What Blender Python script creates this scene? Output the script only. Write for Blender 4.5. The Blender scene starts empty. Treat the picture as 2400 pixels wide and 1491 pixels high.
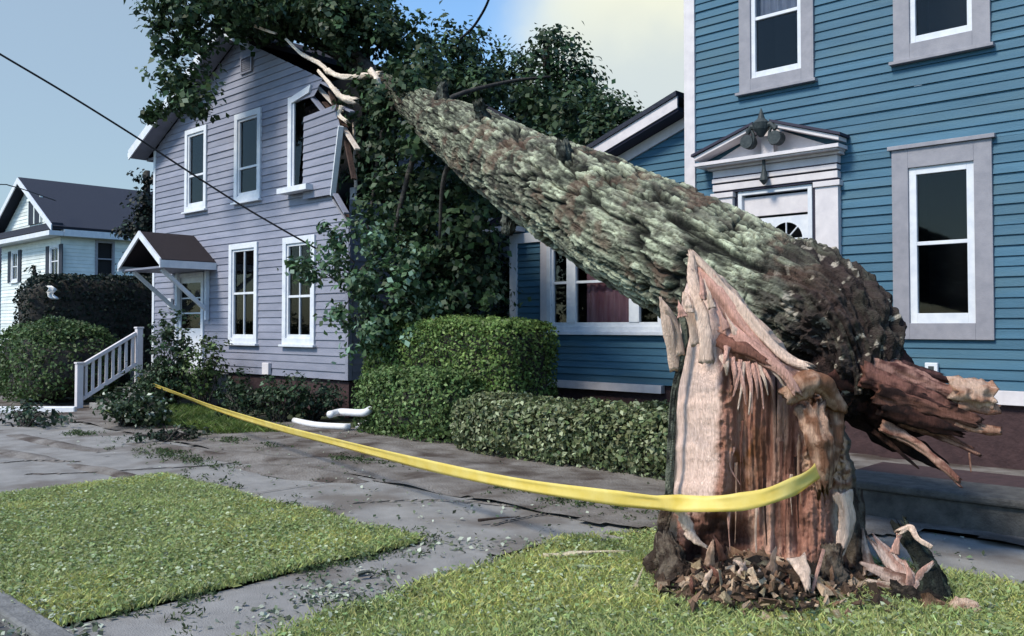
import bpy, math, random
import numpy as np
from mathutils import Vector, Matrix
R = math.radians
rng = np.random.default_rng(7)
random.seed(7)
scn = bpy.context.scene
col = scn.collection

# ------------------------------------------------------------------ camera
FPX, CX, CY, CAMH = 2078.0, 1200.0, 711.0, 1.6      # focal length and principal point in 2400 px units
YAW, PITCH = R(43.4), R(1.49)
cam = bpy.data.cameras.new("camera"); camo = bpy.data.objects.new("camera", cam); col.objects.link(camo)
camo.location = (0, 0, CAMH); camo.rotation_euler = (R(90) + PITCH, 0, YAW)
cam.sensor_width = 36; cam.lens = FPX / 2400 * 36
cam.shift_x = 0; cam.shift_y = (CY - 745.5) / 2400
cam.clip_start = .05; cam.clip_end = 3000
scn.camera = camo
scn.render.resolution_x = 1024; scn.render.resolution_y = 636

# ------------------------------------------------------------------ light
SUN_EL, SUN_AZ = R(48), R(192)        # azimuth: direction the light comes from, clockwise from +Y
sun = bpy.data.lights.new("sun", 'SUN'); suno = bpy.data.objects.new("sun", sun); col.objects.link(suno)
sun.energy = 2.2; sun.angle = R(14); sun.color = (1.0, .92, .77)
sd = Vector((math.sin(SUN_AZ) * math.cos(SUN_EL), math.cos(SUN_AZ) * math.cos(SUN_EL), math.sin(SUN_EL)))
suno.rotation_euler = sd.to_track_quat('Z', 'Y').to_euler(); suno.location = (0, 0, 30)

w = bpy.data.worlds.new("World"); scn.world = w; w.use_nodes = True
nt = w.node_tree; N = nt.nodes; N.clear()
def wn(t, **k):
    n = N.new(t)
    for a, b in k.items(): setattr(n, a, b)
    return n
out = wn('ShaderNodeOutputWorld'); bg = wn('ShaderNodeBackground')
sky = wn('ShaderNodeTexSky', sky_type='NISHITA', sun_disc=False, sun_elevation=SUN_EL, sun_rotation=SUN_AZ)
sky.air_density = 1.3; sky.dust_density = .6; sky.ozone_density = 2.2
tc = wn('ShaderNodeTexCoord')
def wmask(direction, lo, hi):
    """soft round region of the sky about a direction, roughened by noise: a cloud bank"""
    v = wn('ShaderNodeVectorMath', operation='DOT_PRODUCT'); v.inputs[1].default_value = direction
    add = wn('ShaderNodeVectorMath', operation='ADD')
    no = wn('ShaderNodeTexNoise'); no.inputs['Scale'].default_value = 3.2; no.inputs['Detail'].default_value = 6; no.inputs['Roughness'].default_value = .5
    nt.links.new(tc.outputs['Generated'], no.inputs['Vector'])
    nt.links.new(tc.outputs['Generated'], v.inputs[0])
    m = wn('ShaderNodeMath', operation='MULTIPLY_ADD'); m.inputs[1].default_value = .10; 
    nt.links.new(no.outputs['Fac'], m.inputs[0]); nt.links.new(v.outputs['Value'], m.inputs[2])
    mr = wn('ShaderNodeMapRange', interpolation_type='SMOOTHSTEP'); mr.inputs['From Min'].default_value = lo + .05; mr.inputs['From Max'].default_value = hi + .05
    nt.links.new(m.outputs[0], mr.inputs['Value'])
    return mr.outputs['Result']

def ray(px, py):
    x = (px - CX) / FPX; y = -(py - CY) / FPX
    cp, sp = math.cos(PITCH), math.sin(PITCH)
    f = cp - y * sp; u = sp + y * cp
    cy, sy = math.cos(YAW), math.sin(YAW)
    return np.array([cy * x - sy * f, sy * x + cy * f, u]), f
def D(px, py, Z):
    """point at horizontal forward distance Z seen at that pixel"""
    d, f = ray(px, py); p = d * (Z / f); p[2] += CAMH; return p
def G(px, py, z=0.0):
    d, f = ray(px, py); t = (z - CAMH) / d[2]; return np.array([d[0] * t, d[1] * t, z])
def PY(px, py, Y):
    d, f = ray(px, py); t = Y / d[1]; p = d * t; p[2] += CAMH; return p
def PX(px, py, X):
    d, f = ray(px, py); t = X / d[0]; p = d * t; p[2] += CAMH; return p

def sdir(px, py):
    d = ray(px, py)[0]; return tuple(d / np.linalg.norm(d))
scale = wn('ShaderNodeVectorMath', operation='MULTIPLY'); scale.inputs[1].default_value = (.70, .88, 1.03)
nt.links.new(sky.outputs['Color'], scale.inputs[0])
cur = scale.outputs[0]
for direction, lo, hi, colr, amt in (
        (sdir(-100, 400), .88, .985, (1.85, 2.3, 2.65), .75),      # grey-green bank on the left
        (sdir(1640, 170), .966, 1.016, (5.2, 5.0, 3.5), 1.0),     # warm cloud on the right
        (sdir(1560, 560), .965, .998, (2.7, 3.2, 3.6), .8)):
    mx = wn('ShaderNodeMix', data_type='RGBA'); 
    mm = wn('ShaderNodeMath', operation='MULTIPLY'); mm.inputs[1].default_value = amt
    nt.links.new(wmask(direction, lo, hi), mm.inputs[0]); nt.links.new(mm.outputs[0], mx.inputs['Factor'])
    nt.links.new(cur, mx.inputs[6]); mx.inputs[7].default_value = (*colr, 1)
    cur = mx.outputs[2]
nt.links.new(cur, bg.inputs['Color']); bg.inputs['Strength'].default_value = .10
nt.links.new(bg.outputs[0], out.inputs['Surface'])
scn.view_settings.view_transform = 'Standard'; scn.view_settings.look = 'None'
scn.view_settings.exposure = 1.1; scn.view_settings.gamma = 1
scn.render.engine = 'CYCLES'; scn.cycles.max_bounces = 5; scn.cycles.transparent_max_bounces = 12
scn.cycles.diffuse_bounces = 3; scn.cycles.glossy_bounces = 2

# ------------------------------------------------------------------ noise
def _h(ix, iy, iz, s=0):
    h = (ix.astype(np.int64) * 374761393 + iy.astype(np.int64) * 668265263 + iz.astype(np.int64) * 2147483647 + s * 974634777) & 0xffffffff
    h = ((h ^ (h >> 13)) * 1274126177) & 0xffffffff
    h = ((h ^ (h >> 16)) * 2246822519) & 0xffffffff
    return ((h ^ (h >> 15)) & 0xffffff) / float(0xffffff)
def vn(p, s=0):
    p = np.asarray(p, float); i = np.floor(p).astype(np.int64); f = p - i; f = f * f * (3 - 2 * f); r = 0
    for a in (0, 1):
        for b in (0, 1):
            for c in (0, 1):
                wt = (f[..., 0] if a else 1 - f[..., 0]) * (f[..., 1] if b else 1 - f[..., 1]) * (f[..., 2] if c else 1 - f[..., 2])
                r = r + wt * _h(i[..., 0] + a, i[..., 1] + b, i[..., 2] + c, s)
    return r
def fbm(p, o=4, s=0):
    r = 0; a = .5; t = 0; p = np.asarray(p, float)
    for k in range(o): r = r + a * vn(p * 2 ** k, s + k); t += a; a *= .5
    return r / t
def worley(p, s=0):
    p = np.asarray(p, float); i = np.floor(p).astype(np.int64)
    f1 = np.full(p.shape[:-1], 9.); f2 = f1.copy(); cid = np.zeros(p.shape[:-1])
    for a in (-1, 0, 1):
        for b in (-1, 0, 1):
            for c in (-1, 0, 1):
                j = i + (a, b, c)
                q = np.stack([j[..., k] + _h(j[..., 0], j[..., 1], j[..., 2], s + 11 + k) for k in range(3)], -1)
                d = np.sqrt(((p - q) ** 2).sum(-1))
                m = d < f1
                f2 = np.where(m, f1, np.minimum(f2, d)); cid = np.where(m, _h(j[..., 0], j[..., 1], j[..., 2], s + 5), cid); f1 = np.where(m, d, f1)
    return f1, f2, cid
def ss(a, b, x): t = np.clip((x - a) / (b - a), 0, 1); return t * t * (3 - 2 * t)

# ------------------------------------------------------------------ materials
def lin(r, g, b):
    f = lambda c: (c / 255 / 12.92) if c / 255 <= .04045 else ((c / 255 + .055) / 1.055) ** 2.4
    return (f(r), f(g), f(b))
MATS = {}
def mat(name, c1, c2=None, scale=8, rough=.7, bump=.0, bscale=40, attr=False, spec=.3, stretch=(1, 1, 1), detail=5, trans=0., metallic=0, c3=None, s3=1.0):
    m = bpy.data.materials.new(name); m.use_nodes = True; t = m.node_tree; b = t.nodes['Principled BSDF']
    b.inputs['Roughness'].default_value = rough; b.inputs['Specular IOR Level'].default_value = spec; b.inputs['Metallic'].default_value = metallic
    L = t.links.new
    co = t.nodes.new('ShaderNodeTexCoord'); mp = t.nodes.new('ShaderNodeMapping'); mp.inputs['Scale'].default_value = stretch
    L(co.outputs['Object'], mp.inputs['Vector'])
    cur = None
    if attr:
        a = t.nodes.new('ShaderNodeAttribute'); a.attribute_name = 'tint'; cur = a.outputs['Color']
    if c2 is not None:
        n = t.nodes.new('ShaderNodeTexNoise'); n.inputs['Scale'].default_value = scale; n.inputs['Detail'].default_value = detail; n.inputs['Roughness'].default_value = .62
        L(mp.outputs[0], n.inputs['Vector'])
        r = t.nodes.new('ShaderNodeValToRGB'); r.color_ramp.elements[0].position = .32; r.color_ramp.elements[1].position = .68
        r.color_ramp.elements[0].color = (*c1, 1); r.color_ramp.elements[1].color = (*c2, 1)
        L(n.outputs['Fac'], r.inputs['Fac']); c = r.outputs['Color']
        if c3 is not None:
            n2 = t.nodes.new('ShaderNodeTexNoise'); n2.inputs['Scale'].default_value = s3; n2.inputs['Detail'].default_value = 4
            L(mp.outputs[0], n2.inputs['Vector'])
            r2 = t.nodes.new('ShaderNodeValToRGB'); r2.color_ramp.elements[0].position = .5; r2.color_ramp.elements[1].position = .64
            L(n2.outputs['Fac'], r2.inputs['Fac'])
            mx2 = t.nodes.new('ShaderNodeMix'); mx2.data_type = 'RGBA'; L(r2.outputs['Color'], mx2.inputs['Factor']); L(c, mx2.inputs[6]); mx2.inputs[7].default_value = (*c3, 1); c = mx2.outputs[2]
        if cur is not None:
            mx = t.nodes.new('ShaderNodeMix'); mx.data_type = 'RGBA'; mx.blend_type = 'MULTIPLY'; mx.inputs['Factor'].default_value = 1
            L(cur, mx.inputs[6]); L(c, mx.inputs[7]); cur = mx.outputs[2]
        else: cur = c
    if cur is not None: L(cur, b.inputs['Base Color'])
    else: b.inputs['Base Color'].default_value = (*c1, 1)
    if bump:
        n = t.nodes.new('ShaderNodeTexNoise'); n.inputs['Scale'].default_value = bscale; n.inputs['Detail'].default_value = 6
        L(mp.outputs[0], n.inputs['Vector'])
        bp = t.nodes.new('ShaderNodeBump'); bp.inputs['Strength'].default_value = bump; bp.inputs['Distance'].default_value = .02
        L(n.outputs['Fac'], bp.inputs['Height']); L(bp.outputs[0], b.inputs['Normal'])
    if trans:
        o = t.nodes['Material Output']; tr = t.nodes.new('ShaderNodeBsdfTranslucent'); ms = t.nodes.new('ShaderNodeMixShader'); ms.inputs[0].default_value = trans
        if cur is not None: L(cur, tr.inputs['Color'])
        else: tr.inputs['Color'].default_value = (*c1, 1)
        L(b.outputs[0], ms.inputs[1]); L(tr.outputs[0], ms.inputs[2]); L(ms.outputs[0], o.inputs['Surface'])
    MATS[name] = m; return m
M_blue = mat('blue_paint', (.030, .096, .155), (.048, .132, .205), 3, .6, .25, 60, attr=True, stretch=(.4, 1, 3), c3=(.05, .12, .17), s3=1.2)
M_lav = mat('lavender_vinyl', (.185, .195, .255), (.245, .25, .315), 4, .6, .2, 50, attr=True, stretch=(.4, 1, 2))
M_white = mat('white_paint', (.52, .55, .62), (.66, .68, .72), 6, .55, .1, 60)
M_cream = mat('cream_paint', (.52, .49, .52), (.64, .60, .62), 5, .55, .1, 60)
M_grey = mat('grey_trim', (.21, .21, .245), (.27, .265, .30), 7, .6, .15, 60)
M_groove = mat('dark_groove', (.03, .028, .05))
M_roof = mat('asphalt_shingle', (.018, .022, .035), (.035, .04, .06), 30, .9, .6, 90)
M_brownroof = mat('brown_shingle', (.014, .011, .014), (.03, .022, .027), 30, .9, .6, 90)
M_wwall = mat('white_siding', (.55, .60, .60), (.68, .72, .72), 2, .6, attr=True)
M_dark = mat('dark_room', (.006, .006, .008))
M_attic = mat('attic_wood', (.03, .018, .015), (.085, .05, .04), 9, .9, .6, 30)
M_found = mat('foundation', (.035, .02, .023), (.06, .034, .036), 9, .9, .5, 30)
M_shut = mat('shutter_paint', (.02, .025, .04))
M_curt = mat('curtain', (.5, .5, .62), (.62, .6, .72), 12, .9, trans=.2)
M_pink = mat('pink_curtain', (.42, .16, .20), (.66, .36, .40), 3, .9, stretch=(4, 4, .4))
M_wire = mat('wire', (.012, .012, .015))
M_iron = mat('verdigris_iron', (.02, .03, .035), (.05, .06, .065), 20, .6, .3)
M_conc = mat('concrete', (.18, .175, .172), (.27, .262, .255), 3, .9, .5, 120, detail=9, c3=(.14, .125, .115), s3=1.3)
M_curb = mat('curb_stone', (.10, .10, .10), (.19, .19, .19), 9, .9, .5, 60)
M_road = mat('road_asphalt', (.05, .05, .052), (.10, .10, .105), 14, .9, .5, 140)
M_dirt = mat('dirt', (.10, .085, .075), (.21, .195, .185), 3, .95, .9, 40, detail=9, c3=(.06, .045, .038), s3=1.6)
M_soil = mat('yard_ground', (.028, .04, .016), (.05, .062, .032), 2.2, .95, .8, 30, detail=8, c3=(.036, .03, .024), s3=1.5)
M_turf = mat('turf', (.17, .20, .07), (.27, .31, .12), 9, .95, .8, 60, detail=8)
M_blade = mat('grass_blade', (1, 1, 1), attr=True, rough=.5, trans=.3)
M_leaf = mat('leaf', (1, 1, 1), attr=True, rough=.5, trans=.22, spec=.2)
M_bark = mat('bark', (.75, .75, .75), (1.2, 1.2, 1.2), 55, .95, .9, 90, attr=True, spec=.15)
M_wood = mat('broken_wood', (.72, .68, .66), (1.2, 1.2, 1.2), 16, .85, .9, 45, attr=True, spec=.15, stretch=(6, 6, .7))
M_limb = mat('limb_bark', (.02, .018, .018), (.06, .055, .05), 14, .9, .6, 40)
M_palewood = mat('pale_wood', (.50, .40, .34), (.68, .60, .54), 9, .8, .4, 40)
M_tape = mat('yellow_tape', (.80, .62, .12), (.88, .74, .26), 5, .45, trans=.35)
M_pipe = mat('white_pipe', (.62, .62, .66), (.78, .78, .8), 8, .45)
def glassmat():
    m = bpy.data.materials.new('window_glass'); m.use_nodes = True; t = m.node_tree; t.nodes.clear()
    o = t.nodes.new('ShaderNodeOutputMaterial'); ms = t.nodes.new('ShaderNodeMixShader'); g = t.nodes.new('ShaderNodeBsdfGlossy'); g.inputs['Roughness'].default_value = .04
    tr = t.nodes.new('ShaderNodeBsdfTransparent'); tr.inputs['Color'].default_value = (.75, .78, .8, 1)
    fr = t.nodes.new('ShaderNodeFresnel'); fr.inputs['IOR'].default_value = 1.3
    n = t.nodes.new('ShaderNodeTexNoise'); n.inputs['Scale'].default_value = 3; co = t.nodes.new('ShaderNodeTexCoord'); bp = t.nodes.new('ShaderNodeBump'); bp.inputs['Strength'].default_value = .08; bp.inputs['Distance'].default_value = .02
    L = t.links.new; L(co.outputs['Object'], n.inputs['Vector']); L(n.outputs['Fac'], bp.inputs['Height']); L(bp.outputs[0], g.inputs['Normal']); L(bp.outputs[0], fr.inputs['Normal'])
    L(fr.outputs[0], ms.inputs[0]); L(tr.outputs[0], ms.inputs[1]); L(g.outputs[0], ms.inputs[2]); L(ms.outputs[0], o.inputs['Surface']); return m
M_glass = glassmat()

# ------------------------------------------------------------------ mesh helpers
def empty(name, loc, label=None, cat=None, group=None):
    o = bpy.data.objects.new(name, None); col.objects.link(o); o.location = tuple(float(v) for v in loc); o.empty_display_size = .2
    tag(o, label, cat, group); return o
def tag(o, label=None, cat=None, group=None, kind=None):
    if label: o['label'] = label
    if cat: o['category'] = cat
    if group: o['group'] = group
    if kind: o['kind'] = kind
    return o
def worldloc(o):
    v = Vector((0, 0, 0))
    while o is not None: v += o.location; o = o.parent
    return np.array(v)
class MB:
    def __init__(s): s.v = []; s.f = []; s.off = 0
    def add(s, vs, fs):
        b = s.off
        s.v.append(np.asarray(vs, float)); s.off += len(vs); s.f += [tuple(b + i for i in f) for f in fs]; return s
    def box(s, x0, x1, y0, y1, z0, z1):
        vs = [(x, y, z) for x in (x0, x1) for y in (y0, y1) for z in (z0, z1)]
        return s.add(vs, [(0, 1, 3, 2), (4, 6, 7, 5), (0, 4, 5, 1), (2, 3, 7, 6), (0, 2, 6, 4), (1, 5, 7, 3)])
    def prism(s, poly, vec):
        n = len(poly); p = np.asarray(poly, float); q = p + np.asarray(vec, float)
        fs = [tuple(range(n)), tuple(range(2 * n - 1, n - 1, -1))] + [(i, n + i, n + (i + 1) % n, (i + 1) % n) for i in range(n)]
        return s.add(np.vstack([p, q]), fs)
    def bar(s, a, b, w, h, up=(0, 0, 1)):
        a = np.asarray(a, float); b = np.asarray(b, float); d = b - a; d /= np.linalg.norm(d); up = np.asarray(up, float)
        r = np.cross(d, up); r /= np.linalg.norm(r); u = np.cross(r, d)
        c = [a + r * i * w / 2 + u * j * h / 2 for i, j in ((-1, -1), (1, -1), (1, 1), (-1, 1))]
        return s.prism(c, b - a)
    def tube(s, pts, rad, n=8, cap=True, jit=0.):
        pts = np.asarray(pts, float); m = len(pts); rad = np.broadcast_to(rad, (m,)); vs = []
        t = np.gradient(pts, axis=0); t /= np.linalg.norm(t, axis=1)[:, None] + 1e-9
        ref = np.array([0, 0, 1.]) if abs(t[0][2]) < .9 else np.array([1., 0, 0])
        for i in range(m):
            r = np.cross(t[i], ref); r /= np.linalg.norm(r); u = np.cross(r, t[i]); ref = u
            for k in range(n):
                a = 2 * math.pi * k / n; q = rad[i] * (1 + jit * (rng.random() - .5))
                vs.append(pts[i] + q * (math.cos(a) * r + math.sin(a) * u))
        fs = [(i * n + k, i * n + (k + 1) % n, (i + 1) * n + (k + 1) % n, (i + 1) * n + k) for i in range(m - 1) for k in range(n)]
        if cap: fs += [tuple(range(n - 1, -1, -1)), tuple((m - 1) * n + k for k in range(n))]
        return s.add(vs, fs)
    def build(s, name, m, parent=None, smooth=False, tint=None, bevel=0, label=None, cat=None, group=None, kind=None):
        vs = np.vstack(s.v)
        if m in (M_blue, M_lav, M_wwall): tint = np.vstack([np.full((len(q), 3), 1 + .22 * (random.random() - .5)) for q in s.v])
        if parent is not None: vs = vs - worldloc(parent)
        return rawmesh(name, vs, s.f, m, parent, smooth, tint, bevel, label, cat, group, kind)
def rawmesh(name, vs, fs, m, parent=None, smooth=False, tint=None, bevel=0, label=None, cat=None, group=None, kind=None):
    me = bpy.data.meshes.new(name)
    vs = np.asarray(vs, float)
    org = None
    if isinstance(fs, np.ndarray):
        k = fs.shape[1]; me.vertices.add(len(vs)); me.vertices.foreach_set('co', vs.astype(np.float32).ravel())
        me.loops.add(fs.size); me.loops.foreach_set('vertex_index', fs.astype(np.int32).ravel())
        me.polygons.add(len(fs)); me.polygons.foreach_set('loop_start', np.arange(0, fs.size, k, dtype=np.int32)); me.polygons.foreach_set('loop_total', np.full(len(fs), k, np.int32))
        me.update(calc_edges=True)
    else:
        me.from_pydata([tuple(map(float, v)) for v in vs], [], fs); me.update()
    if smooth: me.polygons.foreach_set('use_smooth', np.ones(len(me.polygons), bool))
    if tint is not None:
        a = me.color_attributes.new('tint', 'FLOAT_COLOR', 'POINT'); c = np.ones((len(vs), 4), np.float32); c[:, :3] = tint; a.data.foreach_set('color', c.ravel())
    me.materials.append(m)
    o = bpy.data.objects.new(name, me); col.objects.link(o)
    if parent is not None: o.parent = parent
    if bevel:
        b = o.modifiers.new('bevel', 'BEVEL'); b.width = bevel; b.segments = 2; b.limit_method = 'ANGLE'
    tag(o, label, cat, group, kind); return o
def grid_faces(nr, nc, wrap=False):
    i = np.arange(nr - 1)[:, None]; j = np.arange(nc if wrap else nc - 1)[None, :]; j2 = (j + 1) % nc
    return np.stack([i * nc + j, i * nc + j2, (i + 1) * nc + j2, (i + 1) * nc + j], -1).reshape(-1, 4)
def catmull(pts, n):
    pts = np.asarray(pts, float); P = np.vstack([2 * pts[0] - pts[1], pts, 2 * pts[-1] - pts[-2]]); m = len(pts) - 1
    t = np.linspace(0, m, n); i = np.minimum(t.astype(int), m - 1); f = (t - i)[:, None]
    a, b, c, d = P[i], P[i + 1], P[i + 2], P[i + 3]
    return .5 * ((2 * b) + (c - a) * f + (2 * a - 5 * b + 4 * c - d) * f ** 2 + (3 * b - a - 3 * c + d) * f ** 3)

# ------------------------------------------------------------------ foliage
def leaves(cent, nrm, size, aspect=.62, sizevar=.4, pointed=True):
    """one folded leaf (two quads) at each centre"""
    n = len(cent); nrm = nrm / (np.linalg.norm(nrm, axis=1)[:, None] + 1e-9)
    a = rng.normal(size=(n, 3)); a -= (a * nrm).sum(1)[:, None] * nrm; a /= np.linalg.norm(a, axis=1)[:, None] + 1e-9
    b = np.cross(nrm, a); s = size * (1 + sizevar * rng.uniform(-1, 1, n))[:, None]
    L = a * s * .5; W = b * s * .5 * aspect; U = nrm * s * .12
    v = np.stack([cent - L, cent - L * .15 + W + U, cent + L, cent - L * .15 - W + U], 1).reshape(-1, 3)
    return v, np.arange(4 * n).reshape(n, 4)
def leafcol(n, base, var=.35, alt=None, altp=.1):
    base = np.asarray(base); c = base[None] * (1 + var * rng.uniform(-1, 1, (n, 1))) * (1 + .12 * rng.uniform(-1, 1, (n, 3)))
    if alt is not None:
        m = rng.random(n) < altp; c[m] = np.asarray(alt)[None] * (1 + .3 * rng.uniform(-1, 1, (m.sum(), 1)))
    return c
def crown_points(blobs, clump_r=.32, per=26, dens=10., shell=.55):
    """leaf positions: clumps scattered through ellipsoids, so that gaps stay between them"""
    C = []; NR = []; K = []
    for (c, r) in blobs:
        r = np.broadcast_to(np.asarray(r, float), (3,)); vol = r.prod() * 4.19; n = max(5, int(dens * vol ** .8 / (clump_r ** 1.6) * .35))
        d = rng.normal(size=(n, 3)); d /= np.linalg.norm(d, axis=1)[:, None]; u = rng.random(n) ** shell
        u *= 1 + .22 * (vn(d * 2.2 + np.asarray(c)[None], 3) - .4)
        cc = np.asarray(c)[None] + d * r[None] * u[:, None]
        rc = clump_r * rng.uniform(.55, 1.3, n)
        off = rng.normal(size=(n, per, 3)) * .5; off[..., 2] *= .75
        p = cc[:, None] + off * rc[:, None, None]
        nn = off * .6 + d[:, None] * .7 + rng.normal(size=(n, per, 3)) * .55 + np.array([0, 0, .5])
        C.append(p.reshape(-1, 3)); NR.append(nn.reshape(-1, 3)); K.append(np.repeat(rng.uniform(.65, 1.35, n), per))
    return np.vstack(C), np.vstack(NR), np.concatenate(K)
def crown(name, parent, blobs, size=.16, base=(.035, .06, .03), clump_r=.32, per=26, dens=10., alt=(.06, .10, .07), altp=.12, aspect=.7, shell=.55, minz=.05, cut=None, label=None):
    c, nr, k = crown_points(blobs, clump_r, per, dens, shell)
    keep = c[:, 2] > minz
    if cut is not None: keep &= cut(c)
    c, nr, k = c[keep], nr[keep], k[keep]
    v, f = leaves(c, nr, size, aspect)
    t = leafcol(len(c), base, .35, alt, altp) * k[:, None]
    if parent is not None: v = v - worldloc(parent)
    return rawmesh(name, v, f, M_leaf, parent, False, np.repeat(t, 4, 0), label=label)
def limb(mb, a, b, r0, r1, sag=.1, n=7, sides=7):
    a = np.asarray(a, float); b = np.asarray(b, float); t = np.linspace(0, 1, n)[:, None]
    p = a + (b - a) * t + rng.normal(size=(n, 3)) * .05 * np.linalg.norm(b - a) * np.sin(t * math.pi) ; p[:, 2] += sag * np.sin(t[:, 0] * math.pi)
    mb.tube(p, np.linspace(r0, r1, n), sides)
def tree(name, base, top, r, blobs, label, cat='tree', group=None, colr=(.03, .055, .03), size=.2, clump_r=.5, per=24, dens=7., **kw):
    o = empty(name, base, label, cat, group)
    base = np.asarray(base, float); top = np.asarray(top, float)
    t = np.linspace(0, 1, 12)[:, None]; p = base + (top - base) * t + rng.normal(size=(12, 3)) * .08 * np.sin(t * 3.14)
    m = MB(); m.tube(p, np.linspace(r * 1.25, r * .35, 12), 10, jit=.15); m.build('trunk', M_limb, o, True)
    m = MB()
    for (c, rr) in blobs:
        s = p[rng.integers(5, 12)]; limb(m, s, np.asarray(c), r * .35, r * .07)
        for q in range(3):
            d = rng.normal(size=3); d /= np.linalg.norm(d); limb(m, np.asarray(c), np.asarray(c) + d * np.broadcast_to(rr, (3,)) * .8, r * .12, r * .03, 0)
    m.build('branches_or_core', M_limb, o, True)
    crown('crown', o, blobs, size, colr, clump_r, per, dens, **kw)
    return o

def hedge_mesh(name, x0, x1, y0, y1, z1, label, leaf=.05, n=16000, base=(.06, .10, .035), alt=(.12, .19, .07), altp=.15, round_=.35, lump=.10, lean=0, z0=0., cat='hedge', group=None, seed=0, thick=.10):
    """clipped shrub: a rounded box whose skin is made of leaves over a dark inner volume that blocks light"""
    cx, cy = (x0 + x1) / 2, (y0 + y1) / 2; hx, hy, hz = (x1 - x0) / 2, (y1 - y0) / 2, (z1 - z0) / 2
    o = empty(name, (cx, cy, z0), label, cat, group)
    def skin(d, push=0.):
        a = np.abs(d) + 1e-6; p = 1 / (round_ + .05) * 1.3 + 2
        k = ((a[:, 0] / 1) ** p + (a[:, 1] / 1) ** p + (a[:, 2] / 1) ** p) ** (-1 / p)
        q = d * k[:, None] * np.array([hx, hy, hz]); 
        nz = fbm(q * 2.3 + seed * 7.1 + 50, 3, seed) - .5
        nrm = d / np.array([hx, hy, hz]); nrm = nrm / np.linalg.norm(nrm, axis=1)[:, None]
        q = q + nrm * (nz * 2 * lump + push)[:, None]
        return q + np.array([cx, cy, z0 + hz]), nrm
    # dark inner volume, added to block light through the leaves
    th = np.linspace(0, math.pi, 22); ph = np.linspace(0, 2 * math.pi, 36, endpoint=False)
    dd = np.stack([np.outer(np.sin(th), np.cos(ph)), np.outer(np.sin(th), np.sin(ph)), np.outer(np.cos(th), np.ones_like(ph))], -1).reshape(-1, 3)
    q, _ = skin(dd, -.13)
    q[:, 2] = np.maximum(q[:, 2], z0 + .02)
    rawmesh('branches_or_core', q - worldloc(o), grid_faces(22, 36, True), M_limb, o, True)
    # leaves: directions weighted by face area
    ar = np.array([hy * hz, hx * hz, hx * hy]); ax = rng.choice(3, n, p=ar / ar.sum())
    d = rng.uniform(-1, 1, (n, 3)); sg = rng.choice([-1, 1], n); sg[ax == 2] = 1; d[np.arange(n), ax] = sg
    q, nr = skin(d)
    q += nr * (rng.uniform(-1, .45, n) * thick)[:, None] + rng.normal(size=(n, 3)) * .012
    nn = nr + rng.normal(size=(n, 3)) * .75 + np.array([0, 0, .25])
    k = q[:, 2] > z0 + .02; q, nn = q[k], nn[k]
    v, f = leaves(q, nn, leaf, .6)
    t = leafcol(len(q), base, .4, alt, altp) * (.75 + .5 * fbm(q * 5, 2, 9))[:, None]
    rawmesh('foliage', v - worldloc(o), f, M_leaf, o, False, np.repeat(t, 4, 0))
    return o

# ------------------------------------------------------------------ walls and windows
def siding(xl, xr, z0, z1, Y, ex=.115, holes=(), proud=.019, back=.0, xform=None, mb=None):
    """overlapping boards on the plane Y facing -Y; xl/xr: functions of z (or numbers); holes: (xa, xb, za, zb)"""
    fl = xl if callable(xl) else (lambda z: xl); fr = xr if callable(xr) else (lambda z: xr)
    mb = mb or MB(); k = 0; z = z0
    cuts = sorted({h[2] for h in holes} | {h[3] for h in holes})
    while z < z1 - 1e-4:
        zt = min(z + ex, z1); seg = [z] + [c for c in cuts if z + .002 < c < zt - .002] + [zt]
        for a, b in zip(seg, seg[1:]):
            mid = (a + b) / 2; iv = [(fl(a), fr(a), fl(b), fr(b))]
            for (xa, xb, za, zb) in holes:
                if za < mid < zb:
                    nv = []
                    for (l0, r0, l1, r1) in iv:
                        if xb <= min(l0, l1) or xa >= max(r0, r1): nv.append((l0, r0, l1, r1)); continue
                        if xa > max(l0, l1): nv.append((l0, xa, l1, xa))
                        if xb < min(r0, r1): nv.append((xb, r0, xb, r1))
                    iv = nv
            ya = Y - proud * (1 - (a - z) / ex); yb = Y - proud * (1 - (b - z) / ex)
            wob = rng.normal() * .0025; ya += wob; yb += wob * .5; a += .0 if a in (z0,) else rng.normal() * .0015
            for (l0, r0, l1, r1) in iv:
                if r0 - l0 < .01 and r1 - l1 < .01: continue
                vs = [(l0, ya, a), (r0, ya, a), (r1, yb, b), (l1, yb, b), (l0, Y + .004, a), (r0, Y + .004, a)]
                if xform: vs = [xform(p) for p in vs]
                mb.add(vs, [(0, 1, 2, 3), (4, 5, 1, 0)])
        z = zt
    return mb
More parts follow.
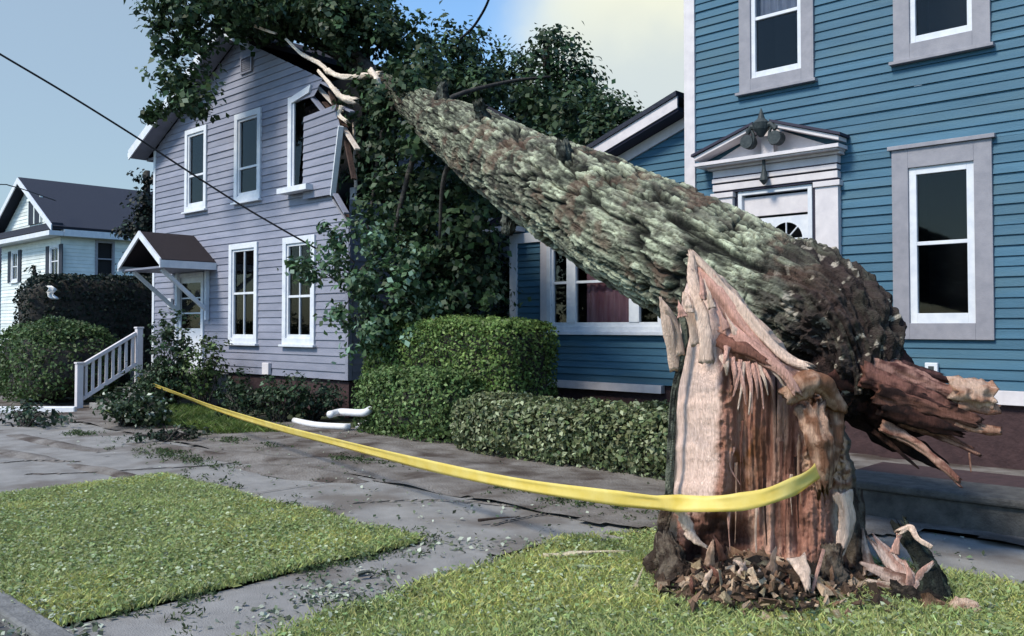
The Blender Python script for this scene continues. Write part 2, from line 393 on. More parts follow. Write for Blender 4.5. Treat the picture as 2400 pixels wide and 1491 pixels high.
def window(parent, xa, xb, za, zb, Y, casing=.11, mc=M_white, ms=M_white, curtain=None, mull=(), mid=.5, head=.0, sill=.04, proud=.05, sash=.05, muntin=False, room=True, roomd=.7, deep=.05, drop=None, label=None):
    """casing outside xa..xb, za..zb; the opening inside it holds sash, panes, curtain"""
    m = MB(); c = casing; yf = Y - proud
    m.box(xa, xa + c, yf, Y + .06, za, zb); m.box(xb - c, xb, yf, Y + .06, za, zb)
    m.box(xa + c, xb - c, yf, Y + .06, zb - c - head, zb); m.box(xa + c, xb - c, yf, Y + .06, za, za + c)
    if head: m.box(xa - .04, xb + .04, yf - .035, Y + .05, zb + .002, zb + .05)
    w_ = m.build('window', mc, parent, bevel=.004, label=label)
    ia, ib, ja, jb = xa + c, xb - c, za + c, zb - c - head
    s = MB(); y0, y1 = Y - proud + deep - .02, Y + .05
    s.box(ia, ia + sash, y0, y1, ja, jb); s.box(ib - sash, ib, y0, y1, ja, jb); s.box(ia + sash, ib - sash, y0, y1, jb - sash, jb); s.box(ia + sash, ib - sash, y0, y1, ja, ja + sash * 1.4)
    zm = ja + (jb - ja) * mid
    s.box(ia + sash, ib - sash, y0 + .006, y1, zm - .022, zm + .022)
    for (f, wd) in mull:
        xm = ia + (ib - ia) * f; s.box(xm - wd / 2, xm + wd / 2, y0 - .012, y1 - .003, ja + sash * 1.4, jb - sash)
    s.build('sash', ms, w_, bevel=.003)
    if muntin:
        t = MB(); xm = (ia + ib) / 2
        t.box(xm - .01, xm + .01, y0 + .012, y1 - .006, ja + sash * 1.4, zm - .022); t.box(xm - .01, xm + .01, y0 + .012, y1 - .006, zm + .022, jb - sash)
        t.build('muntin', ms, w_)
    if sill:
        t = MB(); t.box(xa - .04, xb + .04, yf - .05, Y + .01, za - sill, za - .001); t.build('sill', mc, w_, bevel=.004)
    t = MB(); t.box(ia, ib, Y + .018, Y + .022, ja, jb); t.build('pane', M_glass, w_)
    if curtain is not None:
        mcu, lo, hi, xlo, xhi = curtain
        nx = 40; xs = np.linspace(ia + (ib - ia) * xlo, ia + (ib - ia) * xhi, nx); ys = Y + .12 + .02 * np.sin(np.linspace(0, 38, nx)) + .008 * rng.random(nx)
        z0_, z1_ = ja + (jb - ja) * lo, ja + (jb - ja) * hi
        v = np.vstack([np.stack([xs, ys, np.full(nx, z0_)], -1), np.stack([xs, ys, np.full(nx, z1_)], -1)])
        q = MB(); q.add(v, [(i, i + 1, nx + i + 1, nx + i) for i in range(nx - 1)]); q.build('curtain', mcu, w_)
    if room:
        t = MB(); t.add([(ia - .02, Y + .055, ja - .02), (ib + .02, Y + .055, ja - .02), (ib + .02, Y + .055, jb + .02), (ia - .02, Y + .055, jb + .02),
                         (ia - .02, Y + roomd, ja - .02), (ib + .02, Y + roomd, ja - .02), (ib + .02, Y + roomd, jb + .02), (ia - .02, Y + roomd, jb + .02)],
                        [(4, 5, 6, 7), (0, 1, 5, 4), (1, 2, 6, 5), (2, 3, 7, 6), (3, 0, 4, 7)])
        t.build('reveal', M_dark, w_)
    return w_
def pwin(px0, px1, pyt, pyb, Y):
    """opening rectangle on the plane Y from its pixel edges"""
    pm = (px0 + px1) / 2
    return PY(px0, (pyt + pyb) / 2, Y)[0], PY(px1, (pyt + pyb) / 2, Y)[0], PY(pm, pyb, Y)[2], PY(pm, pyt, Y)[2]

# ================================================================== GROUND
def sheet(name, poly, z, m, kind='structure', res=None, rough=0.):
    p = [(x, y, z) for x, y in poly]; mb = MB(); mb.add(p, [tuple(range(len(p)))]); return mb.build(name, m, kind=kind)
# the ground: one sheet, undulating a few millimetres, reaching the horizon
gx = np.concatenate([[-900, -300, -120, -60], np.linspace(-36, 14, 90), [40, 120, 400, 900]]); gy = np.concatenate([[-300, -60, -10], np.linspace(-2, 40, 80), [80, 200, 500, 1200]])
X_, Y_ = np.meshgrid(gx, gy); Z_ = -.012 - .02 * fbm(np.stack([X_, Y_, 0 * X_], -1) * .8, 3)
rawmesh('ground', np.stack([X_, Y_, Z_], -1).reshape(-1, 3), grid_faces(len(gy), len(gx)), M_soil, kind='structure')
sheet('street', [(-90, -12), (30, -12), (30, 1.62), (-90, 1.62)], -.004, M_road)
m = MB(); m.box(-90, -9.1, 1.62, 1.76, -.05, .02); m.box(-8.8, 30, 1.62, 1.76, -.05, .055); m.build('curb', M_curb, kind='structure', bevel=.015)

def wavy(poly, amp=.05, n=10, seed=0):
    o = []
    for i in range(len(poly)):
        a = np.array(poly[i], float); b = np.array(poly[(i + 1) % len(poly)], float); k = max(2, int(np.linalg.norm(b - a) * n / 2))
        for j in range(k):
            p = a + (b - a) * j / k; d = (b - a)[::-1] * (1, -1); d = d / (np.linalg.norm(d) + 1e-9)
            q = (fbm(np.array([p[0] * 2.5, p[1] * 2.5, seed]), 3) - .5) * 2 * amp if j else 0
            o.append(tuple(p + d * q))
    return o
def inpoly(x, y, poly):
    r = np.zeros(x.shape, bool); n = len(poly)
    for i in range(n):
        x1, y1 = poly[i]; x2, y2 = poly[(i + 1) % n]
        c = ((y1 > y) != (y2 > y)) & (x < (x2 - x1) * (y - y1) / (y2 - y1 + 1e-12) + x1); r ^= c
    return r
# bumpy sheets as real relief
def relief(name, poly, z, m, amp, fr, step=.06, kind='structure', edge=.0, fn=None):
    xs = [p[0] for p in poly]; ys = [p[1] for p in poly]
    gx = np.arange(min(xs), max(xs) + step, step); gy = np.arange(min(ys), max(ys) + step, step)
    A, B = np.meshgrid(gx, gy); C = z + amp * (fbm(np.stack([A * fr, B * fr, 0 * A], -1), 4, 5) - .3)
    if fn is not None: C = C + fn(A, B)
    F = grid_faces(len(gy), len(gx)); ca = A.ravel()[F].mean(1); cb = B.ravel()[F].mean(1); F = F[inpoly(ca, cb, poly)]
    used = np.unique(F); mp = np.zeros(A.size, int); mp[used] = np.arange(len(used))
    v = np.stack([A, B, C], -1).reshape(-1, 3)[used]
    return rawmesh(name, v, mp[F], m, None, True, kind=kind)
SW = wavy([(-60, 4.32), (-4.4, 4.32), (-4.2, 5.5), (-3.6, 5.95), (-1, 6.1), (12, 6.1), (12, 7.25), (-3, 7.25), (-6, 6.2), (-12, 6.0), (-60, 6.0)], .04)
relief('dirt', wavy([(-30, 5.7), (-3.2, 5.7), (-2.4, 7.2), (12, 7.2), (12, 11), (-6, 10.9), (-10, 8.6), (-12.5, 8.2), (-17, 7.4), (-30, 7.3)], .12, 10, 3), .012, M_dirt, .07, 1.6, .08)
relief('sidewalk', SW, .004, M_conc, .004, 4, .08)
relief('driveway', wavy([(-16.5, 1.76), (-9.0, 1.76), (-8.85, 4.5), (-16.5, 4.5)], .03), .008, M_conc, .004, 3, .08)
sheet('path', wavy([(-4.95, 1.76), (-3.9, 1.76), (-4.05, 4.4), (-4.95, 4.4)], .03, 12, 5), .014, M_conc)
# muddy drifts and cracks across the pavement
def drift(cx, cy, lx, ly, h, seed, rot=0):
    n = 26; u = np.linspace(-1, 1, n); A, B = np.meshgrid(u, u); r = np.sqrt(A * A + B * B)
    ca, sa = math.cos(rot), math.sin(rot)
    nz = fbm(np.stack([A * 2.2 + seed, B * 2.2, 0 * A + seed], -1), 4)
    H = h * np.clip(1 - r * (0.75 + nz * .7), -.15, 1) * (.5 + nz); x = A * lx; y = B * ly
    v = np.stack([cx + x * ca - y * sa, cy + x * sa + y * ca, .012 + H], -1).reshape(-1, 3); return v, grid_faces(n, n)
for (px, py, lx, ly, h, rt) in ((700, 1110, 1.0, .35, .07, .1), (600, 1075, 1.3, .3, .05, .05), (1050, 1090, 1.2, .4, .05, 0), (1370, 1175, .9, .35, .05, .1), (1480, 1215, .8, .3, .04, .1), (1250, 1150, 1.0, .3, .045, .0), (920, 1060, 1.2, .3, .05, .0), (450, 1060, 1.4, .2, .04, .06), (120, 1040, 1.4, .16, .035, .05), (250, 1108, .9, .14, .045, .1), (1150, 1130, .8, .3, .04, .0), (60, 1070, .9, .16, .04, .1)):
    g = G(px, py); v, f = drift(g[0], g[1], lx, ly, h, px * .01, rt); rawmesh('dirt', v, f, M_dirt, None, True, kind='structure')

m = MB()
for xx in (-7.6, -11.2, -13.3, -1.2, 1.4): 
    y0, y1 = (6.12, 7.2) if xx > -4 else (4.4, 5.95); pts_ = catmull([(xx + rng.normal() * .02, y0 + (y1 - y0) * k / 4, .0175) for k in range(5)], 14)
    m.add(np.vstack([pts_ - (.008, 0, 0), pts_ + (.008, 0, 0)]), [(i, i + 1, 15 + i, 14 + i) for i in range(13)])
for L_ in (((60, 1112), (200, 1108), (330, 1100), (480, 1092), (560, 1084)), ((0, 1085), (90, 1079), (190, 1082)), ((830, 1180), (980, 1172), (1130, 1178), (1230, 1190)), ((1150, 1230), (1230, 1212), (1320, 1196))):
    pts_ = catmull([G(a, b, .0185) for a, b in L_], 40) + np.column_stack([rng.normal(size=40) * .008, rng.normal(size=40) * .012, np.zeros(40)]); wq_ = .006 + .014 * rng.random(40)[:, None] * np.array([[.3, 1, 0]])
    m.add(np.vstack([pts_ - wq_, pts_ + wq_]), [(i, i + 1, 41 + i, 40 + i) for i in range(39)])
m.build('pavement_cracks', M_dirt, kind='structure')
# ------------------------------------------------------------------ grass
def grassfield(name, poly, n, hmin, hmax, label, base=(.42, .46, .18), crop=None, dens=None, z=.01):
    xs = [p[0] for p in poly]; ys = [p[1] for p in poly]
    x = rng.uniform(min(xs), max(xs), n * 2); y = rng.uniform(min(ys), max(ys), n * 2); k = inpoly(x + rng.normal(size=len(x)) * .045, y + rng.normal(size=len(x)) * .045, poly)
    k &= rng.random(len(x)) < .35 + .9 * fbm(np.stack([x * 1.6, y * 1.6, 0 * x], -1), 3)
    x, y = x[k][:n], y[k][:n]; n = len(x)
    h = rng.uniform(hmin, hmax, n) * (.5 + fbm(np.stack([x * 3, y * 3, 0 * x], -1), 3, 2)); a = rng.uniform(0, 2 * math.pi, n); wd = rng.uniform(.0022, .0048, n)
    lean = rng.normal(size=(n, 2)) * h[:, None] * .55
    bx, by = np.cos(a) * wd, np.sin(a) * wd; o = np.zeros(n) + z
    v = np.stack([np.stack([x - bx, y - by, o], -1), np.stack([x + bx, y + by, o], -1),
                  np.stack([x + bx * .7 + lean[:, 0] * .45, y + by * .7 + lean[:, 1] * .45, o + h * .6], -1), np.stack([x + lean[:, 0], y + lean[:, 1], o + h], -1)], 1).reshape(-1, 3)
    f = np.arange(4 * n).reshape(n, 4)
    patch = fbm(np.stack([x * 1.1, y * 1.1, 0 * x + 7], -1), 3)[:, None]
    t = leafcol(n, base, .35, (.20, .23, .11), .10) * (.7 + .6 * patch) * np.where(patch > .55, np.array([[1.04, 1.0, .9]]), np.array([[.97, 1.01, 1.0]]))
    # clover leaves scattered low among the blades
    m_ = n // 7; i = rng.integers(0, n, m_); c = np.stack([x[i], y[i], o[i] + rng.uniform(.02, .045, m_)], -1) + rng.normal(size=(m_, 3)) * (.02, .02, .002)
    lv, lf = leaves(c, rng.normal(size=(m_, 3)) * .35 + (0, 0, 1), .026, .9)
    lt = leafcol(m_, (.24, .30, .13), .3, (.44, .50, .34), .14)
    return rawmesh(name, np.vstack([v, lv]), np.vstack([f, lf + len(v)]), M_blade, None, False, np.vstack([np.repeat(t, 4, 0), np.repeat(lt, 4, 0)]), kind='stuff', label=label, cat='grass')
GL = wavy([(-9.15, 1.78), (-4.95, 1.78), (-4.95, 4.30), (-9.1, 4.30)], .07, 12, 1)
GR = wavy([(-4.02, 1.78), (2.5, 1.78), (3.5, 5.0), (1.0, 6.05), (-2.2, 6.0), (-3.8, 5.85), (-4.3, 5.1), (-4.15, 4.2)], .08, 12, 2)
relief('lawn_soil', GL, .022, M_turf, .03, 2, .06); relief('lawn_soil', GR, .022, M_turf, .04, 2, .06)
grassfield('grass', GL, 140000, .02, .05, 'short clover-filled lawn between the driveway and the path', z=.025)
grassfield('grass', GR, 210000, .02, .055, 'lawn around the broken stump, right of the path', z=.025)
YG = [(-16.5, 6.6), (-12.2, 6.5), (-11.6, 7.4), (-16.5, 8.2)]
grassfield('grass', YG, 16000, .06, .14, 'strip of longer grass in front of the lavender house shrubs', base=(.09, .14, .035), z=0)
# ragged tufts growing along pavement edges
tp = []
for (a, b, n) in (((-8.9, 4.36), (-5, 4.36), 70), ((-14, 5.2), (-9, 5.0), 120), ((-4.95, 1.9), (-4.95, 4.3), 60), ((-4.0, 2), (-4.1, 4.4), 60), ((-13, 6.3), (-7, 6.4), 150), ((-6, 6.2), (-3.6, 6.1), 60), ((-2, 7.2), (3, 7.2), 60)):
    t = rng.random(n * 2)[:, None]; c = np.array(a) * (1 - t) + np.array(b) * t; gq = fbm(np.column_stack([c * 2.2, 0 * c[:, 0]]), 3, 80); c = c[gq > .52]; n = len(c); c = c + rng.normal(size=(n, 2)) * rng.uniform(.03, .2, (n, 1))
    tp.append(np.repeat(c, 14, 0) + rng.normal(size=(n * 14, 2)) * .035)
tp = np.vstack(tp); c = np.column_stack([tp, .012 + rng.uniform(0, .035, len(tp))])
v, f = leaves(c, rng.normal(size=(len(c), 3)) + (0, 0, .4), .04, .3); rawmesh('weeds', v, f, M_leaf, None, False, np.repeat(leafcol(len(c), (.06, .09, .04)), 4, 0), kind='stuff', label='low weeds growing along the cracks and edges of the pavement', cat='weeds')

# ================================================================== LAVENDER HOUSE
YP = 9.3
XL, XR = PY(362, 600, YP)[0], PY(817, 700, YP)[0]
XM = (XL + XR) / 2
ZB = PY(817, 892, YP)[2]
ZE = PY(365, 352, YP)[2]; ZP = ZE + .47 * (XM - XL)
lav = empty('lavender_house', (XM, YP, 0), 'two-storey lavender clapboard house with its upper corner crushed by the fallen tree', 'house')
def roofz(x): return ZE + .47 * (XM - XL) - .47 * abs(x - XM)
torn = [PY(a, b, YP)[[0, 2]] for a, b in ((817, 892), (822, 525), (778, 464), (776, 448), (720, 446), (714, 436), (721, 262), (738, 225), (754, 190))]
tz = [p[1] for p in torn]; tx = [p[0] for p in torn]
for i in range(1, len(tz)):
    if tz[i] <= tz[i - 1]: tz[i] = tz[i - 1] + .001
def wl_r(z):
    a = np.interp(z, tz, tx); b = XM + (ZP - z) / .47
    return float(min(a, b)) if z < tz[-1] else float(min(b, XR))
def wl_l(z): return float(max(XL, XM - (ZP - z) / .47))
wins = []
UP = [(437, 487, 300, 494), (553, 614, 262, 471)]
LO = [(540, 606, 571, 806), (666, 741, 554, 807)]
rects = [pwin(a, b, c, d, YP) for a, b, c, d in UP + LO]
z_top = np.mean([r[3] for r in rects[:2]]); z_bot = np.mean([r[2] for r in rects[:2]])
l_top = np.mean([r[3] for r in rects[2:]]); l_bot = np.mean([r[2] for r in rects[2:]])
rects = [(r[0], r[1], z_bot, z_top) if i < 2 else (r[0], r[1], l_bot, l_top) for i, r in enumerate(rects)]
w3 = (PY(679, 340, YP)[0], PY(742, 340, YP)[0], z_bot, z_top)
dr = pwin(414, 480, 640, 840, YP)
holes = [(r[0] + .1, r[1] - .1, r[2] + .1, r[3] - .1) for r in rects] + [(w3[0] + .1, w3[1] + 1, w3[2] + .1, w3[3] - .1), (dr[0] + .1, dr[1] - .1, ZB - .05, dr[3] - .1)]
mb = siding(wl_l, wl_r, ZB, ZP - .02, YP, .14, holes)
mb.build('front_wall', M_lav, lav)
m = MB(); m.box(XL + .05, XR - .05, YP + .05, YP + 6, 0, ZB - .03); m.build('foundation', M_found, lav)
m = MB()
siding(YP, YP + 6, ZB, ZE - 1.9, 0, .14, xform=lambda p: (XR + .0 - p[1], p[0], p[2]), mb=m)
siding(YP + 1.1, YP + 6, ZE - 1.9, ZE, 0, .14, xform=lambda p: (XR + .0 - p[1], p[0], p[2]), mb=m)
m.build('side_wall', M_lav, lav)
m = MB(); m.box(XL + .0, XL + .06, YP + .03, YP + 6, ZB, ZE); m.box(XL, XR, YP + 5.9, YP + 6, ZB, ZE); m.build('back_wall', M_lav, lav)
m = MB(); m.box(XL - .045, XL + .06, YP - .03, YP + .028, ZB, ZE - .02)
m.build('corner_board', M_white, lav, bevel=.004)
m = MB(); m.box(XR - .06, XR + .03, YP - .03, YP + .06, ZB, PY(820, 520, YP)[2]); m.build('corner_board', M_lav, lav, bevel=.004)
# roof: left slope whole, right slope torn away above the crushed corner
T = .12; OV = .42; ol = XL - .45; orr = XR + .35
def rz(x): return ZP + .10 - .47 * abs(x - XM)
m = MB(); m.prism([(ol, YP - OV, rz(ol)), (XM, YP - OV, rz(XM)), (XM, YP - OV, rz(XM) + T), (ol, YP - OV, rz(ol) + T)], (0, 6.6, 0))
xa = XM + 1.1
m.prism([(XM, YP - OV, rz(XM)), (xa, YP - OV, rz(xa)), (xa, YP - OV, rz(xa) + T), (XM, YP - OV, rz(XM) + T)], (0, 6.6, 0))
m.prism([(xa, YP + 2.2, rz(xa)), (orr, YP + 3.2, rz(orr) - .5), (orr, YP + 3.2, rz(orr) + T - .5), (xa, YP + 2.2, rz(xa) + T)], (0, 3.2, 0))
m.build('roof', M_brownroof, lav)
m = MB(); e = .012
m.prism([(ol, YP - OV - .03, rz(ol) - .12), (XM, YP - OV - .03, rz(XM) - .12), (XM, YP - OV - .03, rz(XM) + .10), (ol, YP - OV - .03, rz(ol) + .10)], (0, .027, 0))
m.build('rake_board', M_white, lav)
m = MB(); m.prism([(XM + .02, YP - OV - .03, rz(XM) - .12), (xa, YP - OV - .03, rz(xa) - .12), (xa, YP - OV - .03, rz(xa) + .10), (XM + .02, YP - OV - .03, rz(XM) + .10)], (0, .027, 0)); m.build('rake_board', M_white, lav)
m = MB(); m.prism([(ol + .01, YP - OV, rz(ol) - .08), (XM, YP - OV, rz(XM) - .08), (XM, YP - OV, rz(XM) - .04), (ol + .01, YP - OV, rz(ol) - .04)], (0, OV - .03, 0))
m.box(ol, XL - .046, YP - .005, YP + 6, rz(ol) - .1, rz(ol) - .04); m.build('soffit', M_lav, lav)
m = MB(); m.box(ol - .12, ol + .0, YP - OV, YP + 6, rz(ol) - .06, rz(ol) + .06); m.build('gutter', M_white, lav, bevel=.02)
# attic behind the torn corner: dark boards, broken rafters
m = MB(); m.box(XM + .9, XR - .02, YP + 1.0, YP + 1.05, ZE - 2.3, ZE + .4)
m.box(XM + .8, XR - .05, YP + .1, YP + 1.05, ZE - 2.2, ZE - 2.12); m.build('attic', M_attic, lav)
for k in range(5):
    x = XM + 1.4 + k * .42; q = MB(); q.bar((x, YP + .15 + .2 * rng.random(), rz(x) - .9 - .2 * rng.random()), (x + .1, YP + 1.9, rz(x) - .1), .05, .13); q.build('rafter', M_attic, lav)
for k, (a, b, mm) in enumerate((((745, 205), (800, 262), M_palewood), ((760, 240), (812, 300), M_attic), ((730, 225), (765, 268), M_lav), ((775, 215), (790, 268), M_attic), ((752, 192), (790, 212), M_lav), ((800, 250), (826, 262), M_lav), ((806, 300), (838, 350), M_palewood), ((812, 330), (830, 420), M_attic), ((786, 455), (812, 500), M_lav))):
    q = MB(); q.bar(PY(a[0], a[1], YP + .15 - .04 * k), PY(b[0], b[1], YP + .05 - .05 * k), .02 + .03 * rng.random(), .09, (0, 1, .2)); q.build('split_board', mm, lav)
# crushed panel of siding hanging off the corner, leaning outward
pp = [PY(a, b, YP - .1)[[0, 2]] for a, b in ((709, 445), (776, 462), (786, 430), (816, 300), (810, 280), (719, 276))]
zz = [pp[1][1], pp[2][1], pp[3][1], pp[4][1]]; xx = [pp[1][0], pp[2][0], pp[3][0], pp[4][0]]
def fr_(z): return float(np.interp(z, zz, xx))
def fl_(z): return float(np.interp(z, [pp[0][1], pp[5][1]], [pp[0][0], pp[5][0]]))
z0f, z1f = pp[1][1] + .05, pp[5][1]
lean = lambda p: (p[0], p[1] - .05 - .16 * max(0, (p[2] - z0f) / (z1f - z0f)) * (.4 + (p[0] - pp[0][0]) / (pp[3][0] - pp[0][0])), p[2])
siding(fl_, fr_, z0f, z1f, YP - .03, .14, xform=lean).build('crushed_panel', M_lav, lav)
m = MB(); a = np.array(lean((fr_(z0f) + .02, YP - .05, z0f - .03))); b = np.array(lean((fr_(pp[3][1]) + .02, YP - .05, pp[3][1]))); m.bar(a, b, .09, .05); m.build('corner_board', M_white, lav, label='white corner board torn loose and leaning')
m = MB(); a = PY(781, 468, YP - .1); b = PY(816, 522, YP); m.bar(a, b, .05, .03); m.build('split_board', M_grey, lav)
m = MB(); m.box(*sorted((PY(822, 480, YP + .3)[0], PY(833, 480, YP + .3)[0])), YP + .28, YP + .33, PY(826, 530, YP + .3)[2], PY(826, 440, YP + .3)[2]); m.build('post', M_white, lav)
m = MB(); m.bar(PY(829, 285, YP + .2), PY(834, 440, YP + .2), .04, .04); m.build('post', M_palewood, lav)
# windows
window(lav, *rects[0], YP, .11, muntin=False, mid=.42, mull=(), curtain=(M_curt, .02, .3, .1, .9))
window(lav, *rects[1], YP, .12, mid=.36, mull=(), curtain=(M_curt, .38, .97, .05, .95))
window(lav, *rects[2], YP, .11, mid=.5, muntin=True)
window(lav, *rects[3], YP, .12, mid=.44, muntin=True, curtain=(M_curt, .0, .35, .0, .45))
# crushed window: only its left jamb, part of head and sill remain
m = MB(); xa, xb, za, zb = w3
m.box(xa, xa + .12, YP - .05, YP + .06, za, zb); m.prism([(xa + .12, YP - .05, zb - .12), (PY(728, 230, YP)[0], YP - .05, zb - .02), (PY(733, 215, YP)[0], YP - .05, zb + .12), (xa + .12, YP - .05, zb)], (0, .1, 0))
m.box(xa + .12, PY(709, 440, YP)[0], YP - .05, YP + .06, za, za + .12); m.box(xa - .03, PY(745, 445, YP)[0], YP - .26, YP - .051, za - .04, za + .06)
w_ = m.build('window', M_white, lav, label='crushed window frame with its right side torn off')
m = MB(); m.prism([(xa + .12, YP + .0, za + .12), (PY(700, 430, YP)[0], YP, za + .12), (PY(715, 270, YP)[0], YP, zb - .25), (PY(716, 250, YP)[0], YP, zb - .12), (xa + .12, YP, zb - .12)], (0, .006, 0)); m.build('pane', M_glass, w_)
m = MB(); m.box(xa + .12, xa + .17, YP - .02, YP + .04, za + .12, zb - .12); m.build('sash', M_white, w_)
m = MB(); m.box(xa + .1, XR - .3, YP + .5, YP + .54, za - .2, zb + .3); m.build('reveal', M_dark, w_)
# gable vent
v_ = pwin(568, 594, 132, 172, YP); m = MB(); m.box(v_[0], v_[1], YP - .05, YP + .0, v_[2], v_[2] + .04); m.box(v_[0], v_[0] + .04, YP - .05, YP, v_[2] + .04, v_[3]); m.box(v_[1] - .04, v_[1], YP - .05, YP, v_[2] + .04, v_[3]); m.box(v_[0] + .04, v_[1] - .04, YP - .05, YP, v_[3] - .04, v_[3])
for k in range(6):
    z = v_[2] + .06 + k * (v_[3] - v_[2] - .12) / 6; m.add([(v_[0] + .04, YP - .045, z), (v_[1] - .04, YP - .045, z), (v_[1] - .04, YP - .015, z + .05), (v_[0] + .04, YP - .015, z + .05)], [(0, 1, 2, 3)])
m.build('gable_vent', M_lav, lav)
# door
xa, xb, za, zb = dr; za = ZB
m = MB(); m.box(xa, xa + .1, YP - .05, YP + .05, za, zb); m.box(xb - .1, xb, YP - .05, YP + .05, za, zb); m.box(xa + .1, xb - .1, YP - .05, YP + .05, zb - .1, zb)
m.build('door_frame', M_white, lav, bevel=.004)
m = MB(); m.box(xa + .1, xa + .2, YP, YP + .04, za, zb - .1); m.box(xb - .2, xb - .1, YP, YP + .04, za, zb - .1); m.box(xa + .2, xb - .2, YP, YP + .04, za, za + .9); m.box(xa + .2, xb - .2, YP, YP + .04, zb - .22, zb - .1)
for k in range(1, 3): z = za + .9 + k * (zb - za - 1.12) / 3; m.box(xa + .2, xb - .2, YP + .005, YP + .035, z - .015, z + .015)
d_ = m.build('door', M_white, lav, bevel=.003)
m = MB(); m.box(xa + .2, xb - .2, YP + .016, YP + .02, za + .9, zb - .22); m.build('pane', M_glass, d_)
m = MB(); m.box(xa + .1, xb - .1, YP + .3, YP + .34, za, zb); m.build('reveal', M_dark, d_)
m = MB(); m.tube([(xb - .15, YP - .05, za + 1.0), (xb - .15, YP + .01, za + 1.0)], .025, 10); m.build('handle', M_iron, d_)
m = MB(); m.box(PY(400, 715, YP)[0], PY(408, 715, YP)[0], YP - .08, YP - .018, PY(404, 720, YP)[2], PY(404, 700, YP)[2]); m.build('mailbox', M_white, lav, bevel=.01)
m = MB(); m.box(PY(623, 860, YP)[0], PY(638, 860, YP)[0], YP - .09, YP - .018, PY(630, 878, YP)[2], PY(630, 850, YP)[2]); m.build('vent_hood', M_cream, lav, bevel=.01)
# porch hood: small gable on diagonal brackets
hx0, hx1 = -19.35, PY(508, 615, YP)[0]; hxm = (hx0 + hx1) / 2 ; hz0 = PY(508, 622, YP)[2]; hz1 = PY(455, 560, YP)[2]; hy = 8.1
hood = MB(); th = .07
for s, xe in ((-1, hx0), (1, hx1)):
    hood.prism([(hxm, hy, hz1), (xe, hy, hz0), (xe, hy, hz0 + th), (hxm, hy, hz1 + th)], (0, YP - hy - .02, 0))
ho = hood.build('porch_roof', M_brownroof, lav)
m = MB()
for xe in (hx0, hx1):
    m.prism([(hxm, hy - .04, hz1 - .06), (xe, hy - .04, hz0 - .06), (xe, hy - .04, hz0 + th + .01), (hxm, hy - .04, hz1 + th + .01)], (0, .037, 0))
m.box(hx1 - .01, hx1 + .03, hy - .04, YP - .02, hz0 - .1, hz0 + .05); m.box(hx0 - .03, hx0 + .01, hy - .04, YP - .02, hz0 - .1, hz0 + .05)
m.build('fascia', M_white, ho)
m = MB(); m.box(hx0 + .02, hx1 - .02, hy + .05, YP - .03, hz0 - .1, hz0 - .06); m.build('ceiling', M_lav, ho)
for xx_ in (hx1 - .3, hx0 + .35):
    m = MB(); m.bar((xx_, YP - .06, hz0 - .95), (xx_, hy + .15, hz0 - .12), .07, .09, (1, 0, 0)); m.box(xx_ - .035, xx_ + .035, YP - .1, YP - .02, hz0 - 1.15, hz0 - .1); m.build('bracket', M_white, ho)
# steps and landing
m = MB(); m.box(-18.9, -16.75, 8.15, YP - .05, 0, ZB - .02)
for k in range(4): m.box(-17.75, -16.75, 8.15 - .32 * (k + 1), 8.15 - .32 * k - .002, 0, (ZB - .02) * (1 - (k + 1) / 5))
m.build('steps', M_conc, lav, bevel=.01)

# ------------------------------------------------------------------ stair railings (white)
def railing(x, ya, yb, za_, zb_, zg0, zg1, label, n=8):
    o = empty('stair_railing', (x, ya, 0), label, 'railing', None)
    for (y, z, g) in ((ya, za_, 0), (yb, zb_, 0)):
        m = MB(); m.box(x - .06, x + .06, y - .06, y + .06, g, z + .04); m.box(x - .075, x + .075, y - .075, y + .075, z + .042, z + .075); m.build('post', M_cream, o, bevel=.006)
    sl = (zb_ - za_) / (yb - ya)
    m = MB(); m.bar((x, ya + .06, za_ + .06 * sl - .02), (x, yb - .06, zb_ - .06 * sl - .02), .09, .07); m.build('handrail', M_cream, o, bevel=.006)
    m = MB(); m.bar((x, ya + .06, zg0 + .06 * sl), (x, yb - .06, zg1 - .06 * sl), .06, .07); m.build('bottom_rail', M_cream, o, bevel=.004)
    for k in range(1, n + 1):
        t = k / (n + 1); y = ya + (yb - ya) * t
        m = MB(); m.box(x - .02, x + .02, y - .024, y + .024, zg0 + (zg1 - zg0) * t + .03, za_ + (zb_ - za_) * t - .05); m.build('baluster', M_cream, o)
    return o
def rY(px, x):   # y on the plane X=x at that column
    return PX(px, 850, x)[1]
xr1 = -17.85; ya, yb = rY(186, xr1), rY(325, xr1)
railing(xr1, ya, yb, PX(186, 858, xr1)[2], PX(325, 775, xr1)[2], PX(186, 940, xr1)[2], PX(325, 850, xr1)[2], 'white stair railing climbing past the dark hedge to the lavender house', 8)
xr2 = -16.7; ya2, yb2 = rY(262, xr2), rY(360, xr2)

# ------------------------------------------------------------------ white house far left
wh = empty('white_house', (-43.3, 14, 0), 'white house with dark blue-black gabled roof and shuttered windows beyond the hedge', 'house')
WX0, WX1, WY0, WY1 = -47.5, -39.9, 14.2, 30
WZ = PY(140, 555, WY0)[2]
wr = [pwin(28, 44, 588, 662, WY0), pwin(118, 140, 575, 650, WY0)]
hh = [(a + .1, b - .1, c + .1, d - .1) for a, b, c, d in wr]
siding(WX0, WX1, 0.3, WZ, WY0, .16, hh).build('front_wall', M_wwall, wh)
m = MB(); sw_holes = []
w2 = (PX(228, 620, WX1)[1], PX(262, 620, WX1)[1], PX(245, 645, WX1)[2], PX(245, 570, WX1)[2])
siding(WY0, WY1, .3, WZ, 0, .16, [(w2[0], w2[1], w2[2], w2[3])], xform=lambda p: (WX1 - p[1], p[0], p[2]), mb=m); m.build('side_wall', M_wwall, wh)
